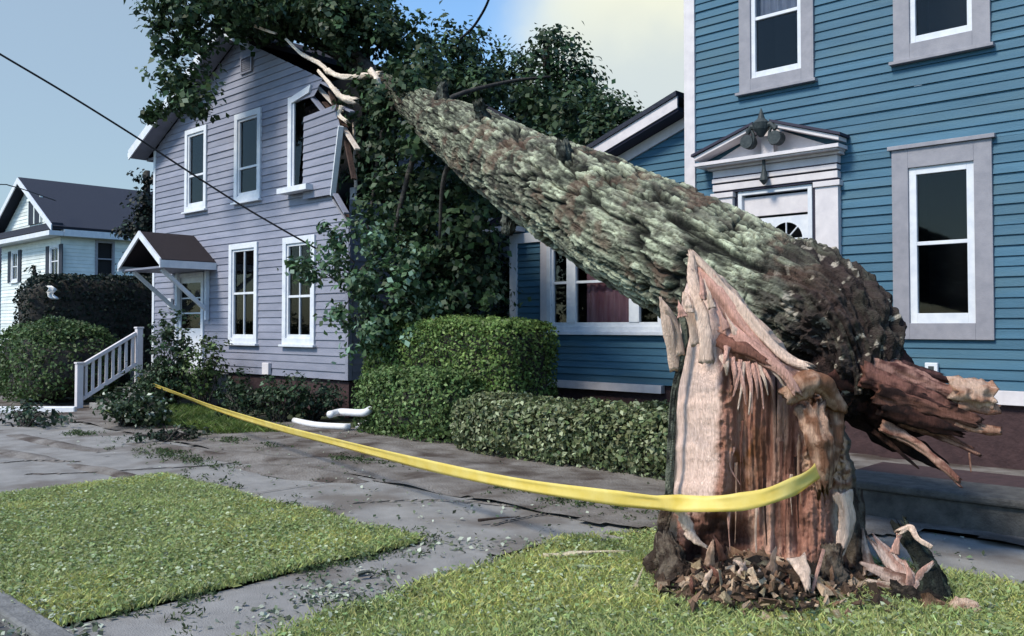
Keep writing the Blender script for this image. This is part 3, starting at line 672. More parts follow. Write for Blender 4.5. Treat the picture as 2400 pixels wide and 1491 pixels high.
for a, b, c, d in wr:
    w_ = window(wh, a, b, c, d, WY0, .1, M_white, M_white, mid=.5, muntin=True, curtain=(M_curt, .0, .5, .1, .6))
    for s in (a - .42, b + .04):
        m = MB(); m.box(s, s + .38, WY0 - .06, WY0 - .02, c, d)
        m.build('shutter', M_shut, wh)
m = MB(); m.add([(WX1 - .04, w2[0], w2[2]), (WX1 - .04, w2[1], w2[2]), (WX1 - .04, w2[1], w2[3]), (WX1 - .04, w2[0], w2[3])], [(0, 1, 2, 3)]); ww = m.build('window', M_dark, wh)
m = MB(); zc = (w2[2] + w2[3]) / 2
for (y0, y1, z0, z1) in ((w2[0] - .1, w2[0], w2[2] - .1, w2[3] + .1), (w2[1], w2[1] + .1, w2[2] - .1, w2[3] + .1), (w2[0], w2[1], w2[3], w2[3] + .1), (w2[0], w2[1], w2[2] - .1, w2[2]), (w2[0], w2[1], zc - .03, zc + .03)): m.box(WX1 - .03, WX1 + .06, y0, y1, z0, z1)
m.build('frame', M_grey, ww)
# gable, cornice, roof
gx0, gx1 = WX0 - .4, WX1 + .3; gm = (gx0 + gx1) / 2; gz = PY(65, 418, WY0 - .4)[2]; gz0 = WZ + .3
m = MB(); siding(lambda z: float(gx0 + (z - gz0) / (gz - gz0) * (gm - gx0) + .2), lambda z: float(gx1 - (z - gz0) / (gz - gz0) * (gx1 - gm) - .2), gz0, gz - .4, WY0 - .03, .16, mb=m); m.build('gable', M_wwall, wh)
m = MB(); m.prism([(gx0, WY0 - .5, gz0), (gm, WY0 - .5, gz), (gm, WY0 - .5, gz + .15), (gx0 - .1, WY0 - .5, gz0 + .1)], (0, 16, 0)); m.prism([(gm, WY0 - .5, gz), (gx1, WY0 - .5, gz0), (gx1 + .1, WY0 - .5, gz0 + .1), (gm, WY0 - .5, gz + .15)], (0, 16, 0)); 
m.box(gx0, gx1 + .02, WY0 - .5, WY0 - .04, gz0 - .02, gz0 + .25); m.build('roof', M_roof, wh)
m = MB(); m.prism([(gx0 - .1, WY0 - .55, gz0 - .1), (gm, WY0 - .55, gz - .15), (gm, WY0 - .55, gz + .12), (gx0 - .1, WY0 - .55, gz0 + .15)], (0, .045, 0)); m.prism([(gm, WY0 - .55, gz - .15), (gx1 + .1, WY0 - .55, gz0 - .1), (gx1 + .1, WY0 - .55, gz0 + .15), (gm, WY0 - .55, gz + .12)], (0, .045, 0)); m.build('rake_board', M_white, wh)
m = MB(); m.box(gx0 - .1, gx1 + .1, WY0 - .62, WY0 - .03, gz0 - .30, gz0 - .1); m.box(WX1 + .02, gx1 + .14, WY0 - .02, WY1, gz0 - .30, gz0 - .02); m.build('cornice', M_white, wh)
m = MB(); gw = pwin(72, 98, 470, 525, WY0 - .03); xm = (gw[0] + gw[1]) / 2
m.box(gw[0], gw[1], WY0 - .1, WY0 - .05, gw[2], gw[3]); gwn = m.build('window', M_shut, wh)
m = MB(); m.box(xm - .06, xm + .06, WY0 - .13, WY0 - .1, gw[2], gw[3]); m.box(gw[0] - .1, gw[0], WY0 - .13, WY0 - .05, gw[2], gw[3]); m.box(gw[1], gw[1] + .1, WY0 - .13, WY0 - .05, gw[2], gw[3]); m.box(gw[0] - .15, gw[1] + .15, WY0 - .16, WY0 - .05, gw[3], gw[3] + .12); m.build('frame', M_wwall, gwn)
m = MB(); cy = 21.; m.prism([(WX1 - 1, cy - 2.6, gz0 + .2), (WX1 - 1, cy + 2.6, gz0 + .2), (WX1 - 1, cy, gz - .2)], (-3.4, 0, 0)); m.build('dormer', M_roof, wh)
# far roof at the frame's left edge
fh = empty('far_house', (-64, 20, 0), 'dark hipped roof of a distant house at the left edge of the photo', 'house')
m = MB(); m.box(-70, -58, 16, 30, 0, 4.9); m.build('wall', M_wwall, fh)
m = MB(); m.add([(-70.6, 15.4, 4.9), (-57.4, 15.4, 4.9), (-57.4, 30.6, 4.9), (-70.6, 30.6, 4.9), (-64, 20, 8.2), (-64, 26, 8.2)], [(0, 1, 4), (1, 2, 5, 4), (2, 3, 5), (3, 0, 4, 5), (0, 3, 2, 1)]); m.build('roof', M_roof, fh)

# ================================================================== BLUE HOUSE
YB = 11.0
blu = empty('blue_house', (-1, YB, 0), 'blue clapboard house with grey window casings and white pedimented doorway', 'house')
BX0 = PY(1630, 200, YB)[0]; BX1 = 4.5; BZ = PY(2350, 915, YB)[2]; BT = 8.6
wA = pwin(1735, 1909, -190, 205, YB); wB = pwin(2095, 2322, -225, 125, YB); wC = pwin(2095, 2330, 340, 796, YB)
zt = (wA[2] + wB[2]) / 2; wA = (wA[0], wA[1], zt, zt + 2.15); wB = (wB[0], wB[1], zt, zt + 2.15)
dx0, dx1 = PY(1680, 480, YB)[0], PY(1972, 480, YB)[0]; dzt = PY(1826, 372, YB)[2]
c_ = .17
hb = [(q[0] + .1, q[1] - .1, q[2] + .1, q[3] - .1) for q in (wA, wB, wC)] + [(dx0 + .1, dx1 - .1, BZ - .1, dzt - .1)]
wD = (wC[0] + 2.6, wC[1] + 2.6, wC[2], wC[3]); hb.append((wD[0] + .1, wD[1] - .1, wD[2] + .1, wD[3] - .1))
siding(BX0, BX1, BZ, BT, YB, .116, hb).build('front_wall', M_blue, blu)
m = MB(); siding(YB + .05, YB + 9, .6, BT, 0, .128, xform=lambda p: (BX0 - .05 + p[1], p[0], p[2]), mb=m); m.build('side_wall', M_blue, blu)
m = MB(); m.box(BX0 + .1, BX1, YB + 9, YB + 9.1, 0, BT); m.box(BX1, BX1 + .1, YB, YB + 9.1, 0, BT); m.build('back_wall', M_blue, blu)
m = MB(); m.box(PY(1607, 200, YB)[0], BX0 + .01, YB - .045, YB + .05, .6, BT); m.build('corner_board', M_cream, blu, bevel=.005)
m = MB(); m.box(BX0, BX1, YB - .06, YB + .02, BZ - .16, BZ - .002); m.build('skirt_board', M_cream, blu, bevel=.005)
m = MB(); m.box(BX0 + .05, BX1, YB + .02, YB + .5, 0, BZ - .161); m.build('foundation', M_found, blu)
m = MB(); x0, x1 = BX0 - .7, BX1 + .5; m.prism([(x0, YB - .5, BT), (x1, YB - .5, BT), (x1, YB - .5, BT + .2), (x0, YB - .5, BT + .2)], (0, 10.2, 0)); m.prism([(x0, YB - .5, BT + .2), (x1, YB - .5, BT + .2), ((x0 + x1) / 2, YB - .5, BT + 2.6)], (0, 10.2, 0)); m.build('roof', M_roof, blu)
window(blu, *wA, YB, c_, M_grey, M_white, mid=.45, curtain=(M_curt, .47, .98, 0, 1), sash=.06)
window(blu, *wB, YB, c_ + .02, M_grey, M_white, mid=.45, sash=.06)
window(blu, *wC, YB, c_ + .02, M_grey, M_white, mid=.51, sash=.085, head=.04, sill=.0)
window(blu, *wD, YB, c_ + .02, M_grey, M_white, mid=.51, sash=.085, head=.04, sill=.0)
u_ = pwin(2172, 2202, 850, 885, YB); m = MB(); m.box(u_[0], u_[1], YB - .07, YB - .02, u_[2], u_[3]); ub = m.build('outlet_box', M_white, blu, bevel=.008)
m = MB(); m.box(u_[0] + .04, u_[1] - .04, YB - .074, YB - .0705, u_[2] + .04, u_[3] - .04); m.build('cover', M_iron, ub)
# doorway
dw = empty('doorway', (0, 0, 0)); dw.parent = blu; bl = worldloc(blu); dw.location = tuple(-0. * v for v in bl)
def dz(py, px=1826): return PY(px, py, YB)[2]
zent = dz(372); zfr = dz(435); zdt = dz(458)
def dp(name, m_, mat_, bev=.004): return m_.build(name, mat_, dw, bevel=bev)
z8 = .95
m = MB()   # pilasters
pw = .30
m.box(dx0, dx0 + pw, YB - .10, YB + .05, BZ - .1, zfr - .10); m.box(dx1 - pw, dx1, YB - .10, YB + .05, BZ - .1, zfr - .10)
m.box(dx0 - .03, dx0 + pw + .02, YB - .125, YB + .05, zfr - .098, zfr - .03); m.box(dx1 - pw - .02, dx1 + .03, YB - .125, YB + .05, zfr - .098, zfr - .03)
dp('pilaster', m, M_cream)
m = MB(); m.box(dx0 - .0, dx1 + .0, YB - .11, YB + .05, zfr - .0, zfr + .09); m.box(dx0, dx1, YB - .13, YB + .05, zfr + .112, zfr + .17); m.box(dx0, dx1, YB - .105, YB + .05, zfr + .192, zent - .07)
m.box(dx0 - .05, dx1 + .05, YB - .16, YB + .05, zent - .067, zent - .03); dp('entablature', m, M_cream)
m = MB(); m.box(dx0 + .01, dx1 - .01, YB - .09, YB + .0, zfr - .03, zfr + .20); m.box(dx0 + .01, dx1 - .01, YB - .08, YB, zent - .08, zent - .02); dp('groove', m, M_groove, 0)
# pediment, its cornices cast real shade; broken apex with a dark iron ornament
px0, px1 = PY(1652, 392, YB)[0], PY(1988, 352, YB)[0]; pm = (px0 + px1) / 2; pz = zent - .0; pt = PY(1815, 292, YB)[2]
m = MB(); m.box(px0, px1, YB - .30, YB - .02, pz - .01, pz + .035); m.box(px0 + .03, px1 - .03, YB - .27, YB - .02, pz - .03, pz - .012); 
for s, xe in ((1, px0), (-1, px1)):
    a = np.array([xe, YB - .29, pz + .075]); b = np.array([pm - s * .17, YB - .29, pz + .075 + (pt - pz - .1) * .80]); 
    m.prism([a, b, b + (0, 0, .05), a + (0, 0, .05)], (0, .24, 0))
dp('pediment', m, M_cream, 0)
m = MB()
for s, xe in ((1, px0), (-1, px1)):
    a = np.array([xe - s * .03, YB - .32, pz + .128]); b = np.array([pm - s * .12, YB - .32, pz + .13 + (pt - pz - .1) * .84]); m.prism([a, b, b + (0, 0, .035), a + (0, 0, .035)], (0, .30, 0))
dp('pediment_roof', m, M_groove, 0)
m = MB(); m.prism([(px0 + .15, YB - .06, pz + .04), (px1 - .15, YB - .06, pz + .04), (pm, YB - .06, pt - .04)], (0, .05, 0)); dp('tympanum', m, M_cream, 0)
m = MB(); m.box(pm - .09, pm + .09, YB - .14, YB - .061, pz + .04, pz + .30); dp('pedestal', m, M_cream, .004)
m = MB()   # iron ornament: urn body, two scroll rosettes, finial, drop
zc = pz + .36
m.tube([(pm, YB - .3, zc - .1), (pm, YB - .3, zc), (pm, YB - .3, zc + .08), (pm, YB - .3, zc + .14), (pm, YB - .3, zc + .17), (pm, YB - .3, zc + .28)], [.03, .10, .12, .05, .04, .005], 12)
for s in (-1, 1):
    m.tube([(pm + s * .2, YB - .34, zc - .14), (pm + s * .2, YB - .2, zc - .14)], .09, 16)
    t = np.linspace(0, 1, 14); m.tube(np.stack([pm + s * (.2 + .07 * np.cos(t * 5.5 + 1)) * (1 - .0 * t) - s * .02, np.full(14, YB - .3), zc - .1 + .12 * np.sin(t * 5.5 + 1)], -1), .02, 7)
    m.tube([(pm + s * .05, YB - .3, zc + .03), (pm + s * .14, YB - .3, zc + .05), (pm + s * .2, YB - .3, zc - .03)], [.05, .04, .03], 8)
dp('ornament', m, M_iron, 0)
m = MB(); m.tube([(pm - .02, YB - .2, pz - .02), (pm - .02, YB - .2, pz - .16), (pm - .02, YB - .2, pz - .3), (pm - .02, YB - .2, pz - .36)], [.02, .025, .06, .01], 10); m.tube([(pm - .02, YB - .18, pz - .16), (pm - .02, YB - .12, pz - .22)], .02, 8); dp('porch_lamp', m, M_iron, 0)
# storm frame and door
ix0, ix1 = dx0 + pw + .05, dx1 - pw - .05
m = MB(); m.box(dx0 + pw + .001, ix0 + .01, YB - .03, YB + .05, BZ, zfr - .03); m.box(ix1 - .01, dx1 - pw - .001, YB - .03, YB + .05, BZ, zfr - .03); dp('groove', m, M_groove, 0)
m = MB(); m.box(ix0 + .012, ix0 + .07, YB - .06, YB + .05, BZ, zfr - .035); m.box(ix1 - .07, ix1 - .012, YB - .06, YB + .05, BZ, zfr - .035); m.box(ix0 + .07, ix1 - .07, YB - .06, YB + .05, zfr - .09, zfr - .035); dp('door_frame', m, M_white)
ztr = dz(508)
m = MB(); m.box(ix0 + .07, ix1 - .07, YB + .0, YB + .04, ztr + .03, zfr - .12); dp('transom', m, M_cream)
# door with a fanlight cut out of it
fx = PY(1842, 545, YB)[0]; fz = dz(562); fr = .225; da, db = ix0 + .075, ix1 - .075; dtop = ztr
arc = [(fx + fr * math.cos(a), fz + fr * math.sin(a)) for a in np.linspace(0, math.pi, 17)]
m = MB(); ring = [(db, fz), (db, dtop), (fx + .0, dtop), (da, dtop), (da, fz)]
out_ = [(db, YB + .0, z) for z in (fz, dtop)]
q = [(db, fz)] + [(db, dtop), (da, dtop), (da, fz)]
vs = []; fs = []
left = [(x, YB + .01, z) for x, z in arc]
outer = [(fx + (db - fx if math.cos(a) > 0 else fx - da) * max(-1, min(1, math.cos(a) * 1.6)), YB + .01, fz + (dtop - fz) * min(1, math.sin(a) * 1.6)) for a in np.linspace(0, math.pi, 17)]
m.add(left + outer, [(i, i + 1, 17 + i + 1, 17 + i) for i in range(16)])
m.box(da, db, YB + .01, YB + .05, BZ, fz - .02)
door = m.build('door', M_white, dw)
m = MB(); m.add([(x, YB + .03, z) for x, z in arc], [tuple(range(17))]); m.build('fanlight', M_glass, door)
m = MB(); m.add([(x, YB + .2, z) for x, z in [(fx - .3, fz - .1), (fx + .3, fz - .1), (fx + .3, fz + .3), (fx - .3, fz + .3)]], [(0, 1, 2, 3)]); m.build('reveal', M_dark, door)
m = MB()
for a in (R(45), R(90), R(135)): m.bar((fx + .05 * math.cos(a), YB + .015, fz + .05 * math.sin(a)), (fx + fr * math.cos(a), YB + .015, fz + fr * math.sin(a)), .014, .02, (0, 1, 0))
m.box(fx - fr - .01, fx + fr + .01, YB + .0, YB + .03, fz - .02, fz + .012); t = np.linspace(0, math.pi, 12); m.tube(np.stack([fx + .06 * np.cos(t), np.full(12, YB + .015), fz + .06 * np.sin(t)], -1), .01, 6)
m.build('muntin', M_white, door)
# low wing set back on the left
YW = 11.85
gx_l = PY(1203, 700, YW)[0]; gx_r = BX0 + .3
zsk = PY(1400, 895, YW)[2]; zev = PY(1203, 550, YW)[2]
pk = PY(1605, 300, YW); sl = (PY(1460, 384, YW)[2] - pk[2]) / (PY(1460, 384, YW)[0] - pk[0])
def wtop(x): return pk[2] + sl * (x - pk[0])
ww_ = pwin(1285, 1530, 560, 778, YW); ww_ = (ww_[0], PY(1560, 700, YW)[0], ww_[2], ww_[3])
wing_l = lambda z: float(gx_l if z < wtop(gx_l) else pk[0] + (z - pk[2]) / sl)
wing = empty('wing', (0, 0, 0)); wing.parent = blu
mb = siding(wing_l, gx_r, zsk, pk[2] + .25, YW, .118, [(ww_[0] + .1, ww_[1] - .1, ww_[2] + .1, ww_[3] - .05)]); mb.build('wall', M_blue, wing)
m = MB(); m.box(gx_l - .05, gx_l + .12, YW - .05, YW + .03, zsk + .0, zev); m.box(gx_l + .12, gx_l + .75, YW - .05, YW, zev - .18, zev); m.build('corner_board', M_white, wing, bevel=.004)
m = MB(); m.box(PY(1270, 700, YW)[0], ww_[0] - .002, YW - .045, YW, zsk + .0, zev - .1); m.build('casing', M_cream, wing)
m = MB(); m.box(PY(1275, 905, YW)[0], PY(1556, 905, YW)[0], YW - .08, YW + .03, zsk - .13, zsk - .002); m.build('skirt_board', M_cream, wing, bevel=.004)
m = MB(); m.box(gx_l + .05, gx_r, YW + .04, YW + .4, 0, zsk - .002); m.build('foundation', M_found, wing)
m = MB(); siding(YW, YW + 7, zsk, zev, 0, .118, xform=lambda p: (gx_l + p[1], p[0], p[2]), mb=m); m.build('side_wall', M_blue, wing)
a = np.array([gx_l - .3, 0, wtop(gx_l - .3)]); b = np.array([pk[0] + .1, 0, wtop(pk[0] + .1)])
def rk(y0, y1, lo, hi, mat_, nm):
    m = MB(); m.prism([a + (0, y0, lo), b + (0, y0, lo), b + (0, y0, hi), a + (0, y0, hi)], (0, y1 - y0, 0)); return m.build(nm, mat_, wing)
rk(YW - .05, YW + .0, -.02, .15, M_cream, 'frieze_board'); rk(YW - .34, YW - .051, .16, .22, M_groove, 'soffit'); rk(YW - .37, YW - .341, .2, .38, M_cream, 'rake_board'); rk(YW - .40, YW + 7, .385, .46, M_roof, 'roof')
m = MB(); m.box(gx_l - .42, gx_l + .3, YW - .38, YW + 7, zev + .03, zev + .12); m.build('gutter', M_cream, wing)
wn_ = window(wing, *ww_, YW, .09, M_white, M_white, mid=.55, mull=((.2, .2), (.78, .2)), curtain=(M_pink, 0, 1, .3, .72), sash=.05, sill=.05)
t_ = MB()
# front ledge of stone before the blue house
M_ledge = mat('ledge_stone', (.05, .048, .048), (.11, .105, .10), 9, .9, .5, 60)
led = MB(); led.box(-4.9, 10, 7.42, 7.95, 0, .24); led.box(-4.9, 10, 7.38, 8.0, .243, .31); led.build('stone_ledge', M_ledge, bevel=.02, label='low grey stone ledge between the sidewalk and the blue house', cat='ledge')
m = MB(); m.box(-3.5, 10, 8.01, 9.2, 0, .22); m.build('step', M_found, label='dark brick step right behind the stone ledge', cat='step', bevel=.01)

# ================================================================== STUMP
STZ = 5.78
def interp(y, tab): return np.interp(y, [a for a, b in tab], [b for a, b in tab])
LT = [(590, 1616), (640, 1614), (690, 1602), (760, 1592), (900, 1584), (1100, 1578), (1180, 1572), (1240, 1560), (1290, 1542), (1350, 1540), (1420, 1560)]
RT = [(590, 1626), (620, 1655), (660, 1700), (700, 1738), (760, 1790), (820, 1845), (870, 1895), (930, 1960), (1000, 1985), (1100, 2000), (1200, 2012), (1300, 2016), (1420, 2030)]
stump = empty('tree_stump', D(1780, 1345, STZ) * (1, 1, 0), 'tall shattered tree stump with pink and brown bare wood, wrapped by yellow tape', 'tree stump')
NR_, NC_ = 260, 190
yy = np.linspace(592, 1425, NR_); uu = np.linspace(0, 1, NC_)
Yg, Ug = np.meshgrid(yy, uu, indexing='ij')
Lg = interp(Yg, LT); Rg = interp(Yg, RT)
Lg = Lg + 14 * (fbm(np.stack([Yg * .02, 0 * Yg, 0 * Yg + 3], -1), 3) - .5); Rg = Rg + 26 * (fbm(np.stack([Yg * .03, 0 * Yg, 0 * Yg + 9], -1), 4) - .5)
Xg = Lg + (Rg - Lg) * Ug
wm = (Rg - Lg) * STZ / FPX
bulge = np.minimum(.52, .5 * wm + .03)
Zf = STZ - bulge * np.sqrt(np.clip(1 - (2 * Ug - 1) ** 2, 0, 1)) * .9
n1 = fbm(np.stack([Xg / 22, Yg / 240, 0 * Xg], -1), 4, 1); n2 = fbm(np.stack([Xg / 60, Yg / 60, 0 * Xg], -1), 4, 2); n3 = fbm(np.stack([Xg / 7, Yg / 130, 0 * Xg], -1), 3, 4); n4 = fbm(np.stack([Xg / 14, Yg / 14, 0 * Xg], -1), 3, 6)
wx = Xg + 26 * (n2 - .5)
# zones
diag = interp(Yg, [(a, b) for a, b in RT]) - Xg             # distance in from the right, upper edge
edge = (1 - ss(8, 34, diag + 16 * (n2 - .5))) * (Yg < 890)
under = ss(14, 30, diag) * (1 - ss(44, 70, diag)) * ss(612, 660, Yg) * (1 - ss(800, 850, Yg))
slab = (1 - ss(1678, 1700, wx + .05 * (Yg - 900))) * (1 - ss(1170, 1215, Yg + 30 * (n1 - .5)))
hollow = ss(1688, 1735, wx) * (1 - ss(1868, 1905, wx)) * ss(800, 900, Yg + 40 * (n1 - .5))
ridge = ss(1868, 1900, wx) * ss(860, 900, Yg) * (1 - ss(1110, 1160, Yg))
rslab = ss(1945, 1962, wx) * ss(1130, 1160, Yg) * (1 - ss(1270, 1310, Yg + 40 * (n2 - .5)))
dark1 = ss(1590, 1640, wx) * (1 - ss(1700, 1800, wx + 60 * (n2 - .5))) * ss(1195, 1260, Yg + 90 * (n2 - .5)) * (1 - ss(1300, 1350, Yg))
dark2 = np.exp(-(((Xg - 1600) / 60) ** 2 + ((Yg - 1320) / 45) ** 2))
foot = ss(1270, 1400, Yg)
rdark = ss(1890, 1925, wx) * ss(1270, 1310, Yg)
Zf += .13 * hollow * (1 - .5 * foot) + .10 * under + .15 * dark1 * (1 - foot * .5) + .12 * dark2 - .07 * edge - .05 * ridge + .05 * rslab
Zf += slab * .10 * np.clip((1700 - Xg) / 120, 0, 1) - foot * (.10 + .25 * (n2 - .4))
rough = .03 - .022 * hollow * (1 - foot) + .10 * ridge + .14 * foot - .024 * slab
n6 = fbm(np.stack([Xg / 3.2, Yg / 60, 0 * Xg], -1), 2, 14); n7 = fbm(np.stack([Xg / 6, Yg / 6, 0 * Xg], -1), 3, 16)
Zf += .05 * hollow * (fbm(np.stack([Xg / 30, Yg / 500, 0 * Xg], -1), 3, 71) - .5)
Zf -= rough * 1.5 * (n4 - .5) + rough * .8 * (n7 - .5) + (.035 * (1 - slab) + .006) * (n3 - .5) + (.014 * (1 - slab) + .003) * (n6 - .5) + (.12 * (1 - slab)) * (n1 - .5) * (1 - .4 * hollow)
# colour of the wood by zone, dark in the carved holes
def C(*c): return np.array(lin(*c))
def mixc(a, b, t): return a * (1 - t[..., None]) + b * t[..., None]
cc = np.broadcast_to(C(170, 125, 110), Xg.shape + (3,)) * (.75 + .5 * n1)[..., None]
cc = mixc(cc, C(246, 216, 202) * np.ones_like(cc), slab * (.85 + .15 * n2))
cc = mixc(cc, C(150, 140, 142) * np.ones_like(cc), slab * ss(.52, .66, n2) * .35)
up = (1 - slab) * (1 - ss(830, 900, Yg)); cc = mixc(cc, C(224, 172, 158) * np.ones_like(cc), up * .8)
stre = ss(.42, .62, fbm(np.stack([Xg / 18, Yg / 200, 0 * Xg + 4], -1), 3, 8))
cc = mixc(cc, mixc(C(168, 120, 104) * np.ones_like(cc), C(222, 178, 158) * np.ones_like(cc), stre) * (.8 + .4 * n6)[..., None], hollow)
gold = np.exp(-(((Xg - 1740) / 50) ** 2 + ((Yg - 1060) / 110) ** 2)) * ss(.4, .6, n2); cc = mixc(cc, C(150, 98, 50) * np.ones_like(cc), gold * .9)
rot = ss(.5, .62, n2) * hollow * ss(960, 1050, Yg); cc = mixc(cc, C(70, 42, 36) * np.ones_like(cc), rot * .35)
cc = mixc(cc, mixc(C(215, 178, 152) * np.ones_like(cc), C(140, 98, 74) * np.ones_like(cc), ss(.48, .62, n4)), ridge)
cc = mixc(cc, C(215, 195, 180) * np.ones_like(cc), rslab * ss(.35, .5, n2 + .1))
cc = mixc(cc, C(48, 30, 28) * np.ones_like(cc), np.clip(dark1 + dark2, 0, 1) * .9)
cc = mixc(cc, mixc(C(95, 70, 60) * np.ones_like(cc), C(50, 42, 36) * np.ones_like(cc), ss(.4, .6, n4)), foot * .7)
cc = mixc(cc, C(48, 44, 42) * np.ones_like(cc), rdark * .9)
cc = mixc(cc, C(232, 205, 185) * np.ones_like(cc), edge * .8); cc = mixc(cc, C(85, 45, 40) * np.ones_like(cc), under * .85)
barkL = (1 - ss(.004, .02, Ug)) + ss(1590, 1585, Xg) * ss(1180, 1230, Yg); barkR = ss(.965, .985, Ug) * ss(900, 940, Yg)
cc = mixc(cc, C(72, 74, 70) * np.ones_like(cc), np.clip(barkL + barkR, 0, 1) * .9)
def Dv(px, py, Z):
    x = (px - CX) / FPX; y = -(py - CY) / FPX; cp, sp = math.cos(PITCH), math.sin(PITCH); f = cp - y * sp; u = sp + y * cp; cyw, syw = math.cos(YAW), math.sin(YAW)
    return np.stack([(cyw * x - syw * f) / f * Z, (syw * x + cyw * f) / f * Z, u / f * Z + CAMH], -1)
front = Dv(Xg, Yg, Zf)
# keep heights of the ray grid as seen at the trunk's centre distance: the foot ends in the ground
hz = Dv(Xg, Yg, np.full_like(Zf, STZ))[..., 2]
nb = 60; ub = np.linspace(1, 0, nb); Yb, Ub = np.meshgrid(yy, ub, indexing='ij'); Lb = Lg[:, :1]; Rb = Rg[:, -1:]
Xb = Lb + (Rb - Lb) * Ub; Zb = STZ + bulge[:, :1] * np.sqrt(np.clip(1 - (2 * Ub - 1) ** 2, 0, 1)) * 1.0 + .04 * (fbm(np.stack([Xb / 20, Yb / 60, 0 * Xb], -1), 3, 12) - .5)
Zb[:, 0] = Zf[:, -1]; Zb[:, -1] = Zf[:, 0]
s_ = STZ; r3 = lambda X, Y, Z: Dv(X, Y, Z)
back = Dv(np.full_like(Xb, 0) + CX + (Xb - CX) * (STZ / Zb), Yb, Zb)
back[..., 2] = hz[:, :1]
back[:, 0] = front[:, -1]; back[:, -1] = front[:, 0]
allv = np.concatenate([front, back[:, 1:-1]], 1); nc = allv.shape[1]
F = grid_faces(NR_, nc, True)
bc = np.broadcast_to(C(80, 80, 76), back[:, 1:-1].shape) * (.6 + .8 * fbm(np.stack([Xb / 12, Yb / 40, 0 * Xb], -1), 3))[:, 1:-1, None]
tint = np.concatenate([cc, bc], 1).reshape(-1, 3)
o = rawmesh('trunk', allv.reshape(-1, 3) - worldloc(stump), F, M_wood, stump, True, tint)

def splinter(pts, w0, w1, name, parent, colr, thick=.4, seed=0, n=26, m=M_wood, label=None, cat=None, group=None, jag=.25, flat_dir=None, dark=None, tear=1.6):
    """a torn sliver: flattened, grained lengthwise, running to a ragged point"""
    n = 80 if m is M_bark else max(n, 30); c = catmull(pts, n); t = np.linspace(0, 1, n); wd = (w0 + (w1 - w0) * t) * (1 + jag * (fbm(np.stack([t * 5, 0 * t, 0 * t + seed * 3.3], -1), 3) - .5) * 1.6)
    tg = np.gradient(c, axis=0); tg /= np.linalg.norm(tg, axis=1)[:, None]
    fd = np.array([-math.sin(YAW), math.cos(YAW), 0.]) if flat_dir is None else np.asarray(flat_dir, float)
    side = np.cross(tg, fd); side /= np.linalg.norm(side, axis=1)[:, None] + 1e-9; nrm = np.cross(side, tg)
    k = 60 if m is M_bark else 28 if w0 > .06 else 16; a = np.linspace(0, 2 * math.pi, k, endpoint=False)
    ca, sa = np.broadcast_to(np.cos(a), (n, k)), np.broadcast_to(np.sin(a), (n, k)); T_ = np.broadcast_to(t[:, None], (n, k))
    Lm = np.linalg.norm(np.diff(c, axis=0), axis=1).sum()
    fr_q = 2.4 if w0 > .06 else 1.4
    g1_ = fbm(np.stack([ca * fr_q + seed, sa * fr_q, T_ * Lm * 4 + seed], -1), 3, seed); g2_ = fbm(np.stack([ca * 5 + seed, sa * 5, T_ * Lm * 14], -1), 3, seed + 3)
    rr_ = 1 + (g1_ - .5) * 1.3 + (g2_ - .5) * .55
    if m is M_bark:
        f_ = fbm(np.stack([ca * 3 + seed, sa * 3, T_ * Lm * 7], -1), 2, seed + 9); rr_ = rr_ + .22 * ss(0, .06, np.abs(f_ - .5)) + .3 * (fbm(np.stack([ca * 9, sa * 9, T_ * Lm * 26], -1), 3, seed) - .5)
    ext = (rng.random(k) - .35) * tear; e_ = np.clip((T_ - .72) / .28, 0, 1) ** 2 * ext[None] * np.maximum(w1 * 2.2, .012) - np.clip((.12 - T_) / .12, 0, 1) * (rng.random(k)[None] * w0 * .6)
    v = c[:, None] + side[:, None] * (ca * rr_ * wd[:, None])[..., None] + nrm[:, None] * (sa * rr_ * wd[:, None] * thick)[..., None] + tg[:, None] * e_[..., None]
    f = grid_faces(n, k, True); vs = v.reshape(-1, 3)
    base = np.asarray(colr); st = (.45 + .75 * g1_ + .35 * g2_)[..., None]
    tt = base * st
    if dark is not None: q = ss(.46, .58, .6 * g1_ + .4 * fbm(v * np.array([22, 22, 22]) + seed, 3))[..., None]; tt = tt * (1 - q) + np.asarray(dark) * q
    vs = np.vstack([vs, c[0], c[-1] - tg[-1] * w1 * .8]); i0, i1 = n * k, n * k + 1
    fs = [tuple(int(i) for i in r) for r in f] + [(i0, (i + 1) % k, i) for i in range(k)] + [(i1, (n - 1) * k + i, (n - 1) * k + (i + 1) % k) for i in range(k)]
    org = worldloc(parent) if parent is not None else np.zeros(3)
    return rawmesh(name, vs - org, fs, m, parent, True, np.vstack([tt.reshape(-1, 3), base * .7, base * .7]), label=label, cat=cat, group=group)
PALE, PINK, TAN, RED, DK = C(228, 200, 182), C(212, 165, 150), C(196, 160, 138), C(128, 88, 76), C(50, 34, 32)
sp = lambda L_, w0, w1, c, sd, th=.4, nm='splinter', **k: splinter([D(*p) for p in L_], w0, w1, nm, stump, c, th, sd, **k)
sp([(1585, 860, 5.55), (1568, 780, 5.5), (1556, 725, 5.48), (1548, 700, 5.47)], .050, .008, PALE, 1)
sp([(1592, 830, 5.53), (1580, 760, 5.5), (1562, 722, 5.46), (1553, 706, 5.46)], .035, .006, PALE, 2)
sp([(1640, 800, 5.4), (1622, 740, 5.4), (1608, 700, 5.4), (1604, 688, 5.4)], .055, .008, PALE, 3)
sp([(1655, 845, 5.30), (1650, 760, 5.32), (1632, 690, 5.36), (1622, 640, 5.42)], .045, .025, PALE, 4, .35)
sp([(1625, 660, 5.45), (1622, 625, 5.46), (1620, 600, 5.47), (1616, 588, 5.48)], .035, .008, PALE, 5)
